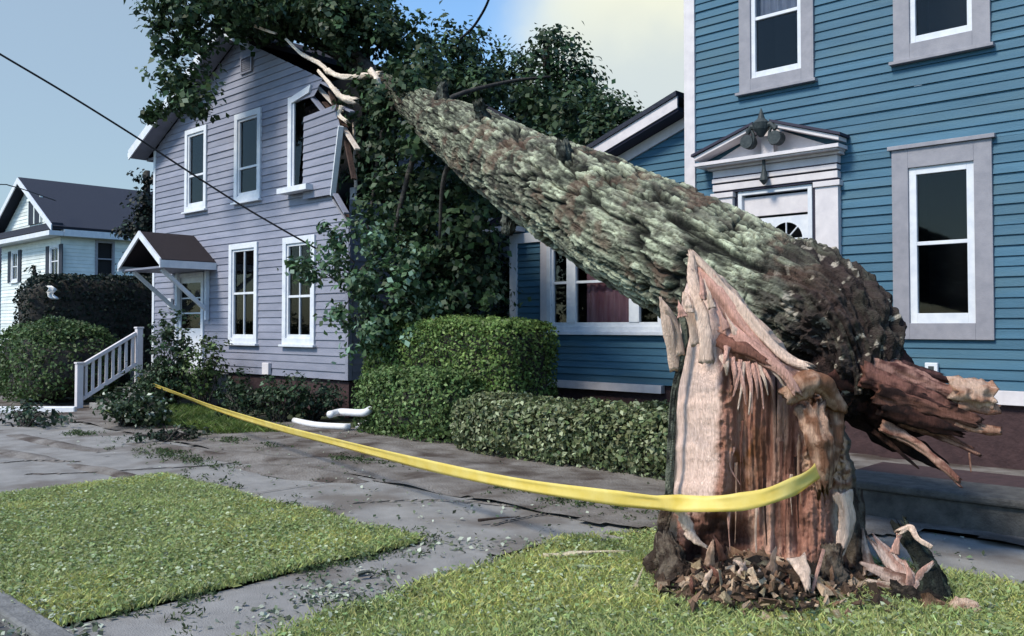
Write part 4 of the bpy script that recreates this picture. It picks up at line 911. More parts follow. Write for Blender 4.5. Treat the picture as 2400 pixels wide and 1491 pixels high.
# the long raised lip that runs down beside the log
sp([(1618, 592, 5.5), (1660, 632, 5.46), (1700, 680, 5.42), (1745, 735, 5.36), (1800, 800, 5.3), (1850, 845, 5.25), (1890, 862, 5.22)], .028, .032, PALE, 6, .9, jag=.35)
sp([(1640, 640, 5.5), (1690, 700, 5.42), (1740, 770, 5.34), (1800, 840, 5.26), (1860, 905, 5.2)], .05, .03, PINK, 7, .8, jag=.4)
sp([(1700, 765, 5.36), (1740, 800, 5.28), (1790, 835, 5.2), (1840, 880, 5.15), (1868, 925, 5.14)], .05, .018, PINK, 8, .6, jag=.4)
sp([(1690, 800, 5.33), (1712, 812, 5.24), (1750, 822, 5.2), (1800, 850, 5.18)], .045, .02, RED, 9, .7, jag=.5)
for k, (x0, y0, x1, y1, wd) in enumerate(((1696, 835, 1703, 878, .022), (1715, 842, 1722, 905, .020), (1728, 850, 1748, 950, .016), (1742, 850, 1730, 960, .014), (1752, 850, 1762, 968, .017), (1765, 855, 1776, 935, .016), (1778, 858, 1800, 925, .015), (1788, 862, 1812, 912, .013), (1705, 815, 1690, 870, .018), (1758, 860, 1755, 972, .012), (1772, 850, 1790, 960, .010), (1736, 845, 1718, 930, .012), (1798, 850, 1842, 912, .018), (1815, 855, 1868, 930, .014))):
    sp([(x0, y0, 5.2), ((x0 + x1) / 2 + 3, (y0 + y1) / 2, 5.17), (x1, y1, 5.19)], wd, .004, PINK if k % 3 else PALE, 20 + k, .6, n=14)
sp([(1845, 930, 5.2), (1890, 900, 5.2), (1930, 905, 5.25), (1955, 940, 5.3)], .06, .05, TAN, 41, .8, jag=.5, dark=C(140, 100, 78))
sp([(1900, 960, 5.24), (1915, 1020, 5.2), (1925, 1080, 5.2), (1930, 1140, 5.22)], .075, .04, TAN, 42, .6, jag=.6, dark=C(130, 92, 72))
sp([(1955, 960, 5.35), (1958, 1020, 5.32), (1950, 1090, 5.3)], .05, .03, TAN, 43, .6, jag=.6, dark=C(130, 92, 72))
sp([(1592, 1180, 5.33), (1602, 1215, 5.3), (1618, 1250, 5.28)], .045, .022, PALE, 44, .4, jag=.8)
sp([(1612, 1245, 5.28), (1635, 1268, 5.25), (1655, 1282, 5.24)], .022, .012, PALE, 48, .4, jag=.8)
sp([(1975, 1160, 5.42), (1985, 1220, 5.4), (1972, 1285, 5.38)], .06, .03, PALE, 45, .4, jag=.4)
sp([(1930, 1290, 5.15), (1915, 1340, 5.1), (1905, 1385, 5.08)], .015, .01, PINK, 46)
sp([(1870, 1310, 5.1), (1885, 1345, 5.05), (1893, 1380, 5.02)], .05, .015, PALE, 47, .5)
# roots and bark flare on both sides
for k, (L_, w_a, w_b) in enumerate(((((1572, 1170, 5.75), (1556, 1250, 5.72), (1552, 1330, 5.66), (1550, 1390, 5.6)), .04, .09), (((1560, 1260, 5.6), (1575, 1330, 5.45), (1590, 1400, 5.35)), .05, .09), (((1997, 1150, 5.7), (2002, 1260, 5.6), (2006, 1350, 5.5), (2010, 1410, 5.45)), .04, .07), (((1950, 1290, 5.4), (1955, 1350, 5.3), (1960, 1415, 5.25)), .05, .09), (((1900, 1330, 5.3), (1890, 1380, 5.2), (1880, 1420, 5.15)), .04, .08))):
    sp(L_, w_a, w_b, C(96, 86, 76), 50 + k, .8, nm='root', m=M_bark, dark=C(56, 46, 40), jag=.5)
for k in range(16):     # slivers lifting off the split face
    x = rng.uniform(1700, 1880); y = rng.uniform(900, 1270); h_ = rng.uniform(50, 190); zz_ = 5.40 + .02 * rng.random()
    sp([(x, y - h_ / 2, zz_), (x + rng.normal() * 3, y, zz_ - .012), (x + rng.normal() * 5, y + h_ / 2, zz_)], rng.uniform(.004, .013), .002, (PALE, PINK, TAN, RED, RED, DK)[rng.integers(6)] * .9, 400 + k, .35, jag=.7)
for k in range(12):     # short torn fibres standing round the broken foot and rim
    x = rng.uniform(1590, 1990); y = rng.uniform(1290, 1400); h_ = rng.uniform(18, 50); dx_ = rng.normal() * 26
    sp([(x, y + 15, 5.16), (x + dx_ * .5, y - h_ * .5, 5.12), (x + dx_, y - h_, 5.14)], rng.uniform(.012, .035), .004, (PALE, PINK, TAN, RED, DK)[rng.integers(5)], 100 + k, .4, jag=.6)
for k, (x, y, x2, y2) in enumerate(((1650, 700, 1640, 640), (1668, 720, 1650, 655), (1700, 770, 1672, 700), (1735, 800, 1700, 735), (1765, 830, 1730, 765), (1795, 850, 1770, 800), (1600, 740, 1590, 705), (1615, 730, 1612, 692), (1830, 880, 1812, 840), (1880, 930, 1850, 880))):
    sp([(x, y, 5.3), ((x + x2) / 2, (y + y2) / 2, 5.3), (x2, y2, 5.34)], .024, .003, PALE if k % 2 else PINK, 140 + k, .4, jag=.6)
# thin strip of bark still clinging on the left
sp([(1592, 720, 5.6), (1606, 780, 5.55), (1596, 850, 5.55), (1580, 930, 5.57), (1572, 1060, 5.6), (1566, 1180, 5.65)], .015, .022, C(106, 110, 98), 60, .8, nm='bark_strip', m=M_bark, dark=C(40, 42, 40))

# ================================================================== FALLEN TREE
ft = empty('fallen_tree', G(1800, 1180) , 'huge fallen tree with mossy grey-green bark lying across onto the lavender house', 'fallen tree')
TP = [(2012, 935, 6.15, .22), (2002, 855, 6.2, .29), (1968, 780, 6.3, .37), (1905, 732, 6.45, .42), (1800, 697, 6.75, .45), (1650, 626, 7.3, .49), (1500, 553, 8.0, .52), (1350, 472, 9.2, .53), (1210, 398, 10.8, .49), (1105, 330, 12.3, .44), (1010, 272, 13.9, .33), (935, 218, 15.2, .22), (870, 178, 16.2, .12), (760, 110, 17.3, .10), (600, 50, 18.5, .05)]
pts = np.array([D(a, b, c) for a, b, c, d in TP]); rad = np.array([t[3] for t in TP])
NL, NA = 1250, 300
# spacing finer near the camera
s0 = np.linspace(0, 1, NL) ** 1.25
cl = catmull(pts, 4000); rr = np.interp(np.linspace(0, len(TP) - 1, 4000), np.arange(len(TP)), rad); idx = (s0 * 3999).astype(int); cl_s = cl[idx]; rr = rr[idx]
tg = np.gradient(cl, axis=0)[idx]; tg /= np.linalg.norm(tg, axis=1)[:, None]; arc_ = np.concatenate([[0], np.cumsum(np.linalg.norm(np.diff(cl, axis=0), axis=1))])[idx]
sd_ = np.zeros_like(tg); v0 = np.cross(tg[-1], [0, 0, 1.])
for k in range(NL - 1, -1, -1): v0 = v0 - tg[k] * (v0 @ tg[k]); v0 = v0 / np.linalg.norm(v0); sd_[k] = v0
upv = np.cross(sd_, tg)
an = np.linspace(0, 2 * math.pi, NA, endpoint=False); A_, S_ = np.meshgrid(an, arc_)
twist = .10 * S_
q = np.stack([np.cos(A_ + twist) * .5, np.sin(A_ + twist) * .5, S_], -1)
wq = q + .5 * (np.stack([fbm(q * 2.2, 4, 1), fbm(q * 2.2, 4, 2), fbm(q * 2.2, 4, 3)], -1) - .5) * np.array([.16, .16, 1.2])
wq2 = wq + .035 * (np.stack([fbm(q * 12, 2, 4), fbm(q * 12, 2, 5), fbm(q * 12, 2, 6)], -1) - .5)
def furrow(p, sd, wd): n_ = fbm(p, 2, sd); return ss(0, wd, np.abs(n_ - .5))
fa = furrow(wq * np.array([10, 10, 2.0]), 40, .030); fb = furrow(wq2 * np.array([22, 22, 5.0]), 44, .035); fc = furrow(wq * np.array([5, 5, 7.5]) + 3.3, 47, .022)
f1, f2, cid = worley(wq2 * np.array([11, 11, 2.2])); g1, g2, cid2 = worley(wq2 * np.array([26, 26, 6]), 7)
pl = ss(.0, .09, f2 - f1); fine = ss(.0, .12, g2 - g1) * (.4 + .6 * cid2)
wl = q + .5 * (np.stack([fbm(q * 2.5, 4, 61), fbm(q * 2.5, 4, 62), fbm(q * 2.5, 4, 63)], -1) - .5) * np.array([.28, .28, 1.2])
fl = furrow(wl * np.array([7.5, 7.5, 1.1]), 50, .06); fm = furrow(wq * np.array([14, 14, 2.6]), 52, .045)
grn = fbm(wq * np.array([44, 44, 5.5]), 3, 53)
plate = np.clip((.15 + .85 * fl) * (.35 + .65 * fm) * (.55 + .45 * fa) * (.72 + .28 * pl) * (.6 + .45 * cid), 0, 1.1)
big = fbm(q * 1.3, 3, 15) - .5; sc = np.clip(rr / .5, .35, 1)[:, None]
rg = fbm(q * np.array([30, 30, 14]), 3, 8)
disp = sc * (.042 * plate + .040 * fl + .016 * fine + .12 * big + .030 * (grn - .5) + .016 * (rg - .5))
butt = 1 - ss(.55, 1.35, S_ + .9 * (fbm(q * 2, 4, 21) - .5))
disp += butt * .20 * (fbm(q * 11, 3, 24) - .5) + butt * .13 * (fbm(q * 5, 5, 22) - .5) * 1.5
radv = rr[:, None] - .05 * sc + disp
V = cl_s[:, None] + sd_[:, None] * (np.cos(A_) * radv)[..., None] + upv[:, None] * (np.sin(A_) * radv)[..., None]
lich = ss(.40, .58, fbm(q * 3.0, 5, 30)); lf_ = ss(.40, .6, fbm(wq * np.array([26, 26, 6]), 4, 31))
O1 = np.ones(V.shape)
barkc = mixc(C(100, 98, 88) * O1, C(172, 178, 154) * O1, np.clip(lich * .55 + lf_ * .55, 0, 1) * (.6 + .5 * fine) * 1.15)
barkc = mixc(C(24, 25, 24) * O1, barkc, np.clip(1.75 * (.4 + .6 * cid) * (.0 + 1.0 * fl) * (.3 + .7 * fm) * (.4 + .6 * fa) * np.clip((grn - .22) * 1.9, 0, 1.2) * (.5 + .7 * fine), 0, 1))  # near-black painted into the furrows to deepen their shade
barkc = barkc * (.72 + .56 * cid)[..., None]
brn = ss(.56, .64, fbm(q * 3.6 + 9, 4, 35)); barkc = mixc(barkc, C(96, 76, 66) * O1 * (.5 + fine)[..., None], brn * .6)
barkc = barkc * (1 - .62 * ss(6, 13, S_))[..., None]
barkc = mixc(barkc, C(58, 48, 48) * O1 * (.1 + 1.3 * rg)[..., None], butt * .9)
barkc = mixc(barkc, C(190, 180, 165) * O1, butt * ss(.66, .72, fbm(q * np.array([16, 16, 30]), 3, 36)) * .7)
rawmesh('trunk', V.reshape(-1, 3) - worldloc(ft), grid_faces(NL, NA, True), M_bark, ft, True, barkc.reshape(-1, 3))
# burl at the bend: lumpy dark mass
def lump(name, parent, c, r, colr, seed, dark=None, amp=.3, m=M_bark, res=(130, 190), axis=None, label=None, cat=None, fr=3.):
    th = np.linspace(.001, math.pi - .001, res[0]); ph = np.linspace(0, 2 * math.pi, res[1], endpoint=False)
    d = np.stack([np.outer(np.sin(th), np.cos(ph)), np.outer(np.sin(th), np.sin(ph)), np.outer(np.cos(th), np.ones_like(ph))], -1)
    nz = fbm(d * fr * .7 + seed * 5.3, 4, seed) - .5; n5 = fbm(d * fr * 5 + seed, 4, seed + 1) - .5
    v = d * (1 + amp * 2 * nz + amp * .7 * n5)[..., None] * np.asarray(r)
    if axis is not None: v = v @ np.array(axis).T
    v = v + np.asarray(c)
    t = np.asarray(colr) * (.7 + .9 * (n5 + .5))[..., None] * np.ones(v.shape)
    if dark is not None: t = mixc(t, np.asarray(dark) * np.ones(v.shape), ss(.45, .58, nz + .5))
    return rawmesh(name, v.reshape(-1, 3) - (worldloc(parent) if parent is not None else 0), grid_faces(res[0], res[1], True), m, parent, True, t.reshape(-1, 3), label=label, cat=cat)
lump('burl', ft, D(2010, 765, 6.25), (.19, .24, .24), C(66, 56, 54), 3, C(32, 26, 26), .25, fr=3.5)
lump('burl', ft, D(1975, 880, 6.2), (.22, .24, .30), C(56, 44, 42), 5, C(28, 22, 22), .3, fr=3.5)
# torn butt end swinging off to the right
cr, cu, cf = np.array([math.cos(YAW), math.sin(YAW), 0]), np.array([0, 0, 1.]), np.array([-math.sin(YAW), math.cos(YAW), 0])
def but(L_, w0, w1, c, sd, th=.8, nm='splinter', **k): return splinter([D(*p) for p in L_], w0, w1, nm, ft, c, th, sd, **k)
but([(1960, 860, 6.15), (2050, 895, 6.15), (2140, 930, 6.1), (2215, 958, 6.05)], .25, .17, C(92, 60, 54), 70, .8, 'broken_butt', n=90, jag=.25, dark=C(40, 26, 26), tear=.5)
def bnd(k, a, b, w0, w1, c, dk, th=.35, sag=0, **kw):
    mid = ((a[0] + b[0]) / 2, (a[1] + b[1]) / 2 + sag, (a[2] + b[2]) / 2); but([a, mid, b], w0, w1, c, k, th, jag=.5, dark=dk, **kw)
bnd(71, (2040, 850, 5.95), (2240, 925, 5.88), .075, .05, C(178, 136, 124), C(84, 54, 52), .5)
bnd(91, (2030, 880, 5.88), (2230, 960, 5.84), .08, .05, C(140, 98, 88), C(60, 40, 38), .6)
bnd(92, (2090, 845, 5.98), (2260, 905, 5.95), .04, .015, C(112, 78, 76), C(60, 42, 42), .6)
bnd(72, (2060, 920, 5.84), (2270, 985, 5.82), .075, .045, C(132, 92, 80), C(44, 30, 28), .6)
bnd(93, (2070, 955, 5.84), (2240, 1010, 5.82), .06, .035, C(80, 52, 46), C(36, 26, 26), .6)
bnd(73, (2235, 915, 5.86), (2325, 930, 5.84), .095, .085, C(216, 184, 164), C(176, 134, 112), .9, tear=.25)
bnd(94, (2245, 950, 5.84), (2340, 958, 5.83), .05, .035, C(190, 150, 128), C(150, 106, 88), .8, tear=.3)
bnd(74, (2240, 985, 5.84), (2345, 1012, 5.82), .045, .025, C(186, 144, 122), C(130, 88, 70), .7, 6, tear=.6)
bnd(75, (2070, 1000, 5.92), (2240, 1120, 5.80), .045, .022, C(206, 164, 146), C(140, 96, 84), .5, -14)
bnd(95, (2120, 1030, 5.90), (2252, 1140, 5.80), .018, .008, C(196, 150, 134), C(120, 80, 72), .5, -10)
bnd(76, (2110, 990, 5.95), (2295, 1066, 5.85), .036, .010, C(176, 134, 116), C(90, 60, 54), .5, -4)
bnd(96, (2150, 985, 5.9), (2280, 1050, 5.85), .022, .008, C(150, 108, 94), C(80, 52, 46), .5)
bnd(77, (2272, 1062, 5.85), (2276, 1105, 5.85), .006, .004, C(190, 150, 130), C(150, 110, 96), .8)
bnd(78, (2000, 960, 6.2), (2190, 1080, 6.05), .11, .04, C(50, 36, 34), C(28, 20, 20), .8)
bnd(97, (2050, 1010, 6.1), (2150, 1095, 6.0), .03, .008, C(90, 66, 60), C(50, 36, 34), .5)
bnd(79, (2060, 848, 6.05), (2200, 880, 6.05), .05, .02, C(84, 60, 60), C(46, 34, 36), .7)
for k, (p, w_) in enumerate((([(1330, 400, 8.9), (1322, 360, 8.8), (1318, 335, 8.8)], .10), ([(1150, 330, 11.5), (1130, 270, 11.4), (1120, 240, 11.3)], .09), ([(1210, 480, 10.3), (1195, 520, 10.2), (1190, 545, 10.2)], .09), ([(1040, 270, 13.3), (1035, 225, 13.2), (1040, 200, 13.2)], .10), ([(960, 230, 14.8), (940, 200, 14.6), (928, 186, 14.6)], .14))):
    but(p, w_, w_ * .5, C(92, 96, 90), 300 + k, 1.0, 'branch_stub', m=M_bark, dark=C(44, 46, 44), tear=.8)
# upper limbs and bare torn wood at the crown
m = MB(); PK = lambda *p: D(*p)
for L_, r0, r1 in ((((940, 230, 15.2), (900, 300, 15.4), (880, 420, 15.6), (860, 560, 15.6)), .07, .02), (((1000, 275, 14), (960, 400, 14.2), (930, 520, 14.2), (910, 640, 14.4)), .06, .02), (((1080, 330, 12.8), (1040, 420, 13.2), (1030, 560, 13.5)), .05, .02), (((1000, 265, 14), (1080, 220, 14.5), (1200, 190, 15.2), (1290, 180, 15.5)), .05, .02), (((900, 200, 15.8), (800, 90, 16.8), (700, 30, 17.5), (560, 20, 18)), .11, .03), (((820, 100, 16.5), (700, 60, 16.8), (560, 60, 17), (430, 130, 17.6)), .08, .02), (((860, 180, 16.3), (860, 60, 17), (880, -40, 17.5)), .08, .02)):
    c = catmull([D(*p) for p in L_], 12); m.tube(c, np.linspace(r0, r1, 12), 8, jit=.2)
m.build('branches_or_core', M_limb, ft, True)
for L_, w0, w1 in ((((670, 92, 16.2), (705, 125, 16.0), (748, 150, 15.8), (768, 168, 15.6)), .022, .045), (((768, 166, 15.6), (800, 180, 15.5), (860, 178, 15.4), (888, 175, 15.3)), .05, .045), (((745, 165, 15.7), (780, 205, 15.4), (800, 228, 15.3), (828, 236, 15.2)), .02, .07), (((868, 165, 15.3), (882, 182, 15.2), (888, 202, 15.2)), .05, .04), (((800, 250, 15.3), (795, 270, 15.3), (812, 285, 15.2)), .04, .03), (((595, 60, 16.2), (620, 70, 16.1), (645, 78, 16.1)), .02, .02)):
    splinter([D(*p) for p in L_], w0, w1, 'torn_limb', ft, C(238, 222, 205), .8, int(w0 * 1000), n=24)
FOL = (.042, .074, .034)
blobs = []
def bl(px, py, Z, r, ry=None): blobs.append((D(px, py, Z), (r, r, (ry or r))))
for a in ((430, 30, 16.6, .75), (560, -15, 16.8, 1.0, .75), (700, 10, 16.8, 1.0, .6), (830, 20, 16.8, .9, .6), (880, 110, 16.4, .65), (780, 70, 16.9, .8, .4), (640, 55, 16.9, .8, .36), (575, 75, 16.9, .55, .28), (470, 115, 16.7, .35, .4), (420, 190, 16.8, .55, .45), (385, 105, 17, .42), (470, 235, 16.6, .42, .28), (360, 260, 17.2, .28), (880, 230, 15.6, .5), (940, 100, 16.6, .55), (440, 240, 17.2, .4, .4), (530, 10, 16.2, .6, .4), (640, 10, 16.0, .8, .35), (780, 50, 15.9, .7, .45), (990, 170, 16, .6, .4), (1060, 200, 15.6, .5, .3), (1130, 215, 15.4, .5, .35), (1220, 235, 15.4, .5, .35), (1000, 215, 15.3, .4, .3), (1320, 285, 15.2, .45, .3), (1400, 320, 15, .4, .25), (915, 285, 14.8, .26, .25), (955, 200, 14.4, .22, .16), (900, 235, 14.9, .2, .15), (985, 330, 13.9, .22, .2)): bl(*a)
def notch(c):   # keep leaves off the wall below the gable peak
    return np.ones(len(c), bool)
crown('crown', ft, blobs, .125, FOL, .26, 40, 7.5, alt=(.05, .085, .06), altp=.10, shell=.5)
blobs = []
for a in ((1000, 420, 14.6, .9, 1.0), (1080, 560, 14.6, .9, 1.0), (930, 500, 15, .8, .9), (1130, 470, 13.6, .5, .6), (1010, 660, 14.8, .9, .8), (900, 350, 15.8, .6, .7), (860, 420, 16.0, .4, .6), (1100, 680, 14.4, .7, .7)): bl(*a)
crown('drooping_crown', ft, blobs, .12, (.034, .062, .030), .27, 36, 6.5, alt=(.03, .05, .04), altp=.12)

# ================================================================== TREES & SHRUBS
def B(L_): return [(D(a, b, c), (r, r, rz_)) for a, b, c, r, rz_ in L_]
tree('maple_tree', G(1100, 860) , D(1090, 180, 24), .28, B(((1075, 120, 24, .9, .8), (1020, 210, 24, 1.2, 1.1), (1120, 200, 24.5, 1.1, 1.1), (1010, 110, 24.2, .35, .4), (1060, 320, 24, 1.6, 1.4), (960, 300, 25, 1.2, 1.2))), 'dark green tree behind the fallen trunk, its twin tops just below the loose wire', group='trees behind the houses', colr=FOL, size=.16, per=40, clump_r=.42, dens=6.5, alt=(.04, .07, .06))
tree('maple_tree', G(1290, 850), D(1280, 120, 26), .32, B(((1285, 110, 26, .85, .9), (1235, 210, 26, 1.2, 1.2), (1340, 200, 26, 1.2, 1.2), (1280, 300, 26, 1.9, 1.4), (1180, 180, 26, .7, .7), (1400, 280, 25.5, 1.2, 1.0), (1300, 400, 25, 2.0, 1.3), (1180, 330, 26, 1.4, 1.2))), 'tallest tree behind the fallen trunk, with a rounded top and gaps of sky', group='trees behind the houses', colr=FOL, size=.16, per=40, clump_r=.42, dens=6.0, alt=(.04, .075, .065))
tree('maple_tree', G(1450, 850), D(1440, 300, 24), .22, B(((1440, 270, 24, .85, .7), (1475, 300, 24, .55, .5), (1400, 340, 23.5, 1.1, .8), (1500, 320, 24, .35, .3), (1460, 380, 23, 1.0, .7))), 'lower tree sloping down to the roof of the blue house wing', group='trees behind the houses', colr=FOL, size=.15, per=38, clump_r=.38, dens=6.5, alt=(.04, .075, .065))
tree('shade_tree', G(1010, 930), D(1000, 430, 18), .25, B(((950, 450, 18, 1.3, 1.6), (1060, 480, 18, 1.4, 1.6), (1150, 520, 18, 1.2, 1.4), (1000, 640, 18, 1.5, 1.3), (1120, 650, 18, 1.5, 1.2), (890, 600, 17.4, .8, 1.3), (1000, 780, 17.6, 1.2, .9), (1110, 800, 17.6, 1.3, .8), (900, 760, 17, .7, .9))), 'very dark leafy tree filling the gap between the two houses', colr=(.024, .042, .024), per=34, size=.15, clump_r=.4, dens=6.0, alt=(.03, .05, .04))  # leaf colour lowered to paint in the shadow of the gap
tree('leafy_sapling', G(880, 985), D(860, 620, 14.4), .07, B(((800, 560, 14.4, .45, .32), (880, 570, 14.2, .5, .35), (960, 590, 14, .5, .4), (755, 640, 14.2, .42, .32), (840, 660, 14, .55, .45), (930, 690, 13.9, .6, .5), (800, 730, 14.1, .38, .3), (880, 780, 13.9, .55, .5), (960, 790, 14, .5, .5), (700, 625, 14.4, .22, .16), (990, 680, 14, .5, .5))), 'leafy sapling spreading over the right corner of the lavender house', colr=(.06, .11, .055), size=.105, clump_r=.2, dens=5.8, per=30, alt=(.17, .27, .21), altp=.2, minz=.2)
hedge_mesh('conifer_hedge', -23.7, -22.3, 7.3, 14.5, 2.85, 'tall dark evergreen hedge behind the white stair railing', .09, 17000, (.012, .02, .014), (.025, .035, .025), .2, .15, .12)
hedge_mesh('conifer_hedge', -30.5, -25.0, 11.8, 13.2, 1.7, 'dark evergreen hedge end in front of the white house', .09, 9000, (.012, .02, .014), (.025, .035, .025), .2, .3, .2, seed=3)
tree('spire_conifer', D(82, 860, 26) * (1, 1, 0), D(80, 625, 26), .1, B(((80, 640, 26, .12, .28), (80, 670, 26, .22, .35), (82, 710, 26, .35, .5), (80, 780, 26, .5, .7))), 'small pointed conifer poking above the left end of the hedge', colr=(.012, .02, .014), size=.09, clump_r=.12, dens=9)
tree('dark_spruce', D(330, 900, 24) * (1, 1, 0), D(345, 400, 24), .2, B(((350, 420, 23.5, .3, .4), (345, 500, 23.5, .6, .6), (320, 540, 23.5, .6, .3), (355, 620, 23.5, .8, .6))), 'dark conifer beside the left corner of the lavender house', colr=(.012, .018, .016), size=.12, clump_r=.2, dens=8)
g = G(70, 955); hedge_mesh('round_bush', g[0] - 2.4, g[0] + .55, g[1] - .1, g[1] + 1.7, 1.62, 'big rounded green bush at the left edge beside the stair railing', .075, 15000, (.05, .085, .03), (.12, .18, .08), .16, .75, .24, seed=5, cat='bush', thick=.2)
hedge_mesh('tall_hedge', -11.7, -8.45, 8.75, 10.0, 1.66, 'tall clipped green hedge with rounded top beside the blue wing', .055, 34000, (.095, .155, .045), (.17, .25, .08), .2, .12, .10, seed=1)
hedge_mesh('low_hedge', -8.45, -6.35, 7.7, 8.5, .64, 'low leafy hedge in front of the tall hedge', .065, 20000, (.13, .16, .08), (.32, .36, .23), .16, .4, .11, seed=2, thick=.14)
hedge_mesh('low_hedge', -6.45, -4.4, 7.7, 8.5, .66, 'low leafy hedge between the tall hedge and the stump, nearest the stump', .065, 16000, (.13, .16, .08), (.32, .36, .23), .14, .5, .12, seed=4, thick=.14)
g = G(930, 1040); hedge_mesh('spreading_bush', -10.95, -8.75, 8.05, 8.95, .92, 'loose bush at the left foot of the tall hedge', .06, 22000, (.080, .13, .045), (.17, .25, .10), .18, .5, .16, seed=6, cat='bush', thick=.2)
# shrubs below the lavender house
def shrub(px, py, w_, h, label, colr=(.035, .062, .028), leaf=.075, alt=(.10, .15, .09), altp=.12, n=5, dens=6, name='garden_shrub', dpt=.7, flowers=0):
    g = G(px, py); o = empty(name, g, label, 'shrub', 'shrubs in front of the lavender house'); h *= 1.15
    b = [(g + (rng.uniform(-w_, w_) * .6, rng.uniform(-dpt, dpt) * .4, h * rng.uniform(.35, .62)), (w_ * .5, dpt * .5, h * .42)) for k in range(n)]
    m = MB()
    for c, r in b:
        for q in range(4): limb(m, g + rng.normal(size=3) * (.06, .06, 0), c + rng.normal(size=3) * np.array(r) * .4, .018, .006, .05, 6, 5)
    m.build('stems', M_limb, o, True)
    crown('foliage', o, b, leaf, colr, .13, 16, dens, alt, altp, minz=.03)
    return o
shrub(290, 1000, 1.0, .52, 'flowering bush with pale blossoms at the edge of the pavement, under the tape end', (.030, .052, .025), .08, (.42, .45, .38), .10, 8, 5)
shrub(400, 958, .55, 1.9, 'tall loose rose bush by the front door', (.030, .055, .028), .08, (.20, .26, .18), .08, 6, 4.6)
shrub(478, 962, .7, 1.3, 'mid-green shrub under the door bracket', (.040, .07, .025), .07, (.13, .19, .07), .16, 6, 5)
shrub(345, 962, .75, .85, 'low leafy bush tucked between the stair rails and the rose bush', (.035, .06, .03), .07, (.12, .18, .1), .12, 6, 5)
shrub(560, 985, .8, .75, 'low dark shrub under the lower left window', (.024, .042, .022), .07, (.08, .12, .07), .1, 6, 5)
shrub(660, 990, .8, .72, 'rounded shrub between the two lower windows', (.034, .06, .03), .07, (.10, .15, .09), .12, 6, 5)
shrub(730, 985, .7, .68, 'dark green shrub just left of the white drainpipe', (.026, .048, .03), .07, (.10, .14, .1), .1, 6, 5)
shrub(60, 1000, .9, .3, 'trailing leafy plant over the white garden edging', (.03, .05, .03), .08, (.12, .16, .12), .12, 6, 4, 'trailing_plant')
shrub(400, 1035, .45, .16, 'small dark tuft of cut leaves lying on the pavement', (.02, .035, .02), .06, (.08, .1, .08), .1, 4, 3, 'leaf_pile')
m = MB(); a, b = G(-60, 968), G(178, 968); m.bar(a + (0, 0, .06), b + (0, 0, .06), .12, .12); m.build('garden_edging', M_pipe, bevel=.02, label='white edging strip along the ground left of the stair post', cat='edging')

# ================================================================== DRAINPIPES, WIRES, TAPE
def pipe(L_, r, label, grp='fallen white drainpipes'):
    c = catmull([np.array(p) for p in L_], 20); m = MB(); m.tube(c, r, 12); return m.build('drainpipe', M_pipe, None, True, label=label, cat='drainpipe', group=grp)
pipe([G(772, 972, .28), G(800, 966, .30), G(850, 968, .34), G(868, 960, .38)], .055, 'short white drainpipe lying bent at the corner of the lavender house')
pipe([G(690, 986, .06), G(740, 996, .06), G(800, 1000, .06), G(822, 1000, .06)], .05, 'long white drainpipe lying on the ground below the corner')
pipe([G(838, 1000, .06), G(856, 992, .08), G(872, 984, .10)], .045, 'white pipe elbow lying loose beside the tall hedge bush')
def wire(L_, r, label, n=60):
    c = catmull([D(*p) for p in L_], n); m = MB(); m.tube(c, r, 6); return m.build('power_line', M_wire, None, True, label=label, cat='wire')
wire([(-900, -420, 11.5), (-500, -170, 12), (-60, 90, 12.5), (0, 127, 12.6), (160, 222, 13.2), (320, 322, 13.9), (420, 388, 14.2), (560, 478, 14.6), (660, 537, 14.8), (745, 585, 15.1)], .016, 'thick black wire slanting down across the lavender house front')
wire([(1320, -520, 14.5), (1230, -280, 15.5), (1165, -70, 17), (1145, 0, 17.5), (1125, 40, 18), (1105, 68, 18.5), (1080, 90, 19)], .028, 'short black wire dropping from above into the treetops')
wire([(-600, 395, 24), (-40, 430, 30), (30, 437, 32), (130, 470, 38)], .02, 'faint thin wire running to the white house gable')
# caution tape from the stair post to the stump and round its front
A0 = PX(322, 887, xr1)[:2] ; B0 = D(1572, 1170, 5.32)[:2]
def onplane(px, py):
    d, f = ray(px, py); dx, dy = B0 - A0; den = d[0] * dy - d[1] * dx; t = (A0[0] * dy - A0[1] * dx) / den
    p = d * t; p[2] += CAMH; return p
line = [onplane(a, b) for a, b in ((318, 887), (400, 917), (500, 955), (640, 999), (800, 1040), (1000, 1090), (1200, 1132), (1400, 1162), (1520, 1176), (1560, 1179))]
line += [D(1600, 1180, 5.12), D(1660, 1181, 5.02), D(1720, 1178, 4.97), D(1780, 1168, 4.97), D(1830, 1152, 5.0), D(1870, 1135, 5.06), D(1905, 1112, 5.14), D(1925, 1095, 5.24), D(1934, 1088, 5.42)]
c = catmull(line, 240); n = len(c); tg = np.gradient(c, axis=0); tg /= np.linalg.norm(tg, axis=1)[:, None]
tt = np.linspace(0, 1, n); sgn = np.cross(tg, [0, 0, 1.]); sgn /= np.linalg.norm(sgn, axis=1)[:, None]; upv2 = np.cross(sgn, tg)
roll = .12 * np.sin(tt * 31) + .18 * np.sin(tt * 17) + .35 * np.sin(tt * 5 + 1); wv = .052 * (1 - .12 * np.abs(np.sin(tt * 23))) * np.where(tt > .93, 1 - .35 * (tt - .93) / .07, 1)
vd = upv2 * np.cos(roll)[:, None] + sgn * np.sin(roll)[:, None]
K = 5; V2 = np.concatenate([(c + vd * (wv * (2 * k / (K - 1) - 1))[:, None] + sgn * (.006 * math.sin(k * 2.2) * (1 + np.sin(tt * 60)))[:, None])[:, None] for k in range(K)], 1)
o = rawmesh('caution_tape', V2.reshape(-1, 3), grid_faces(n, K), M_tape, None, True, label='long yellow caution tape stretched from the stair railing around the stump', cat='tape')
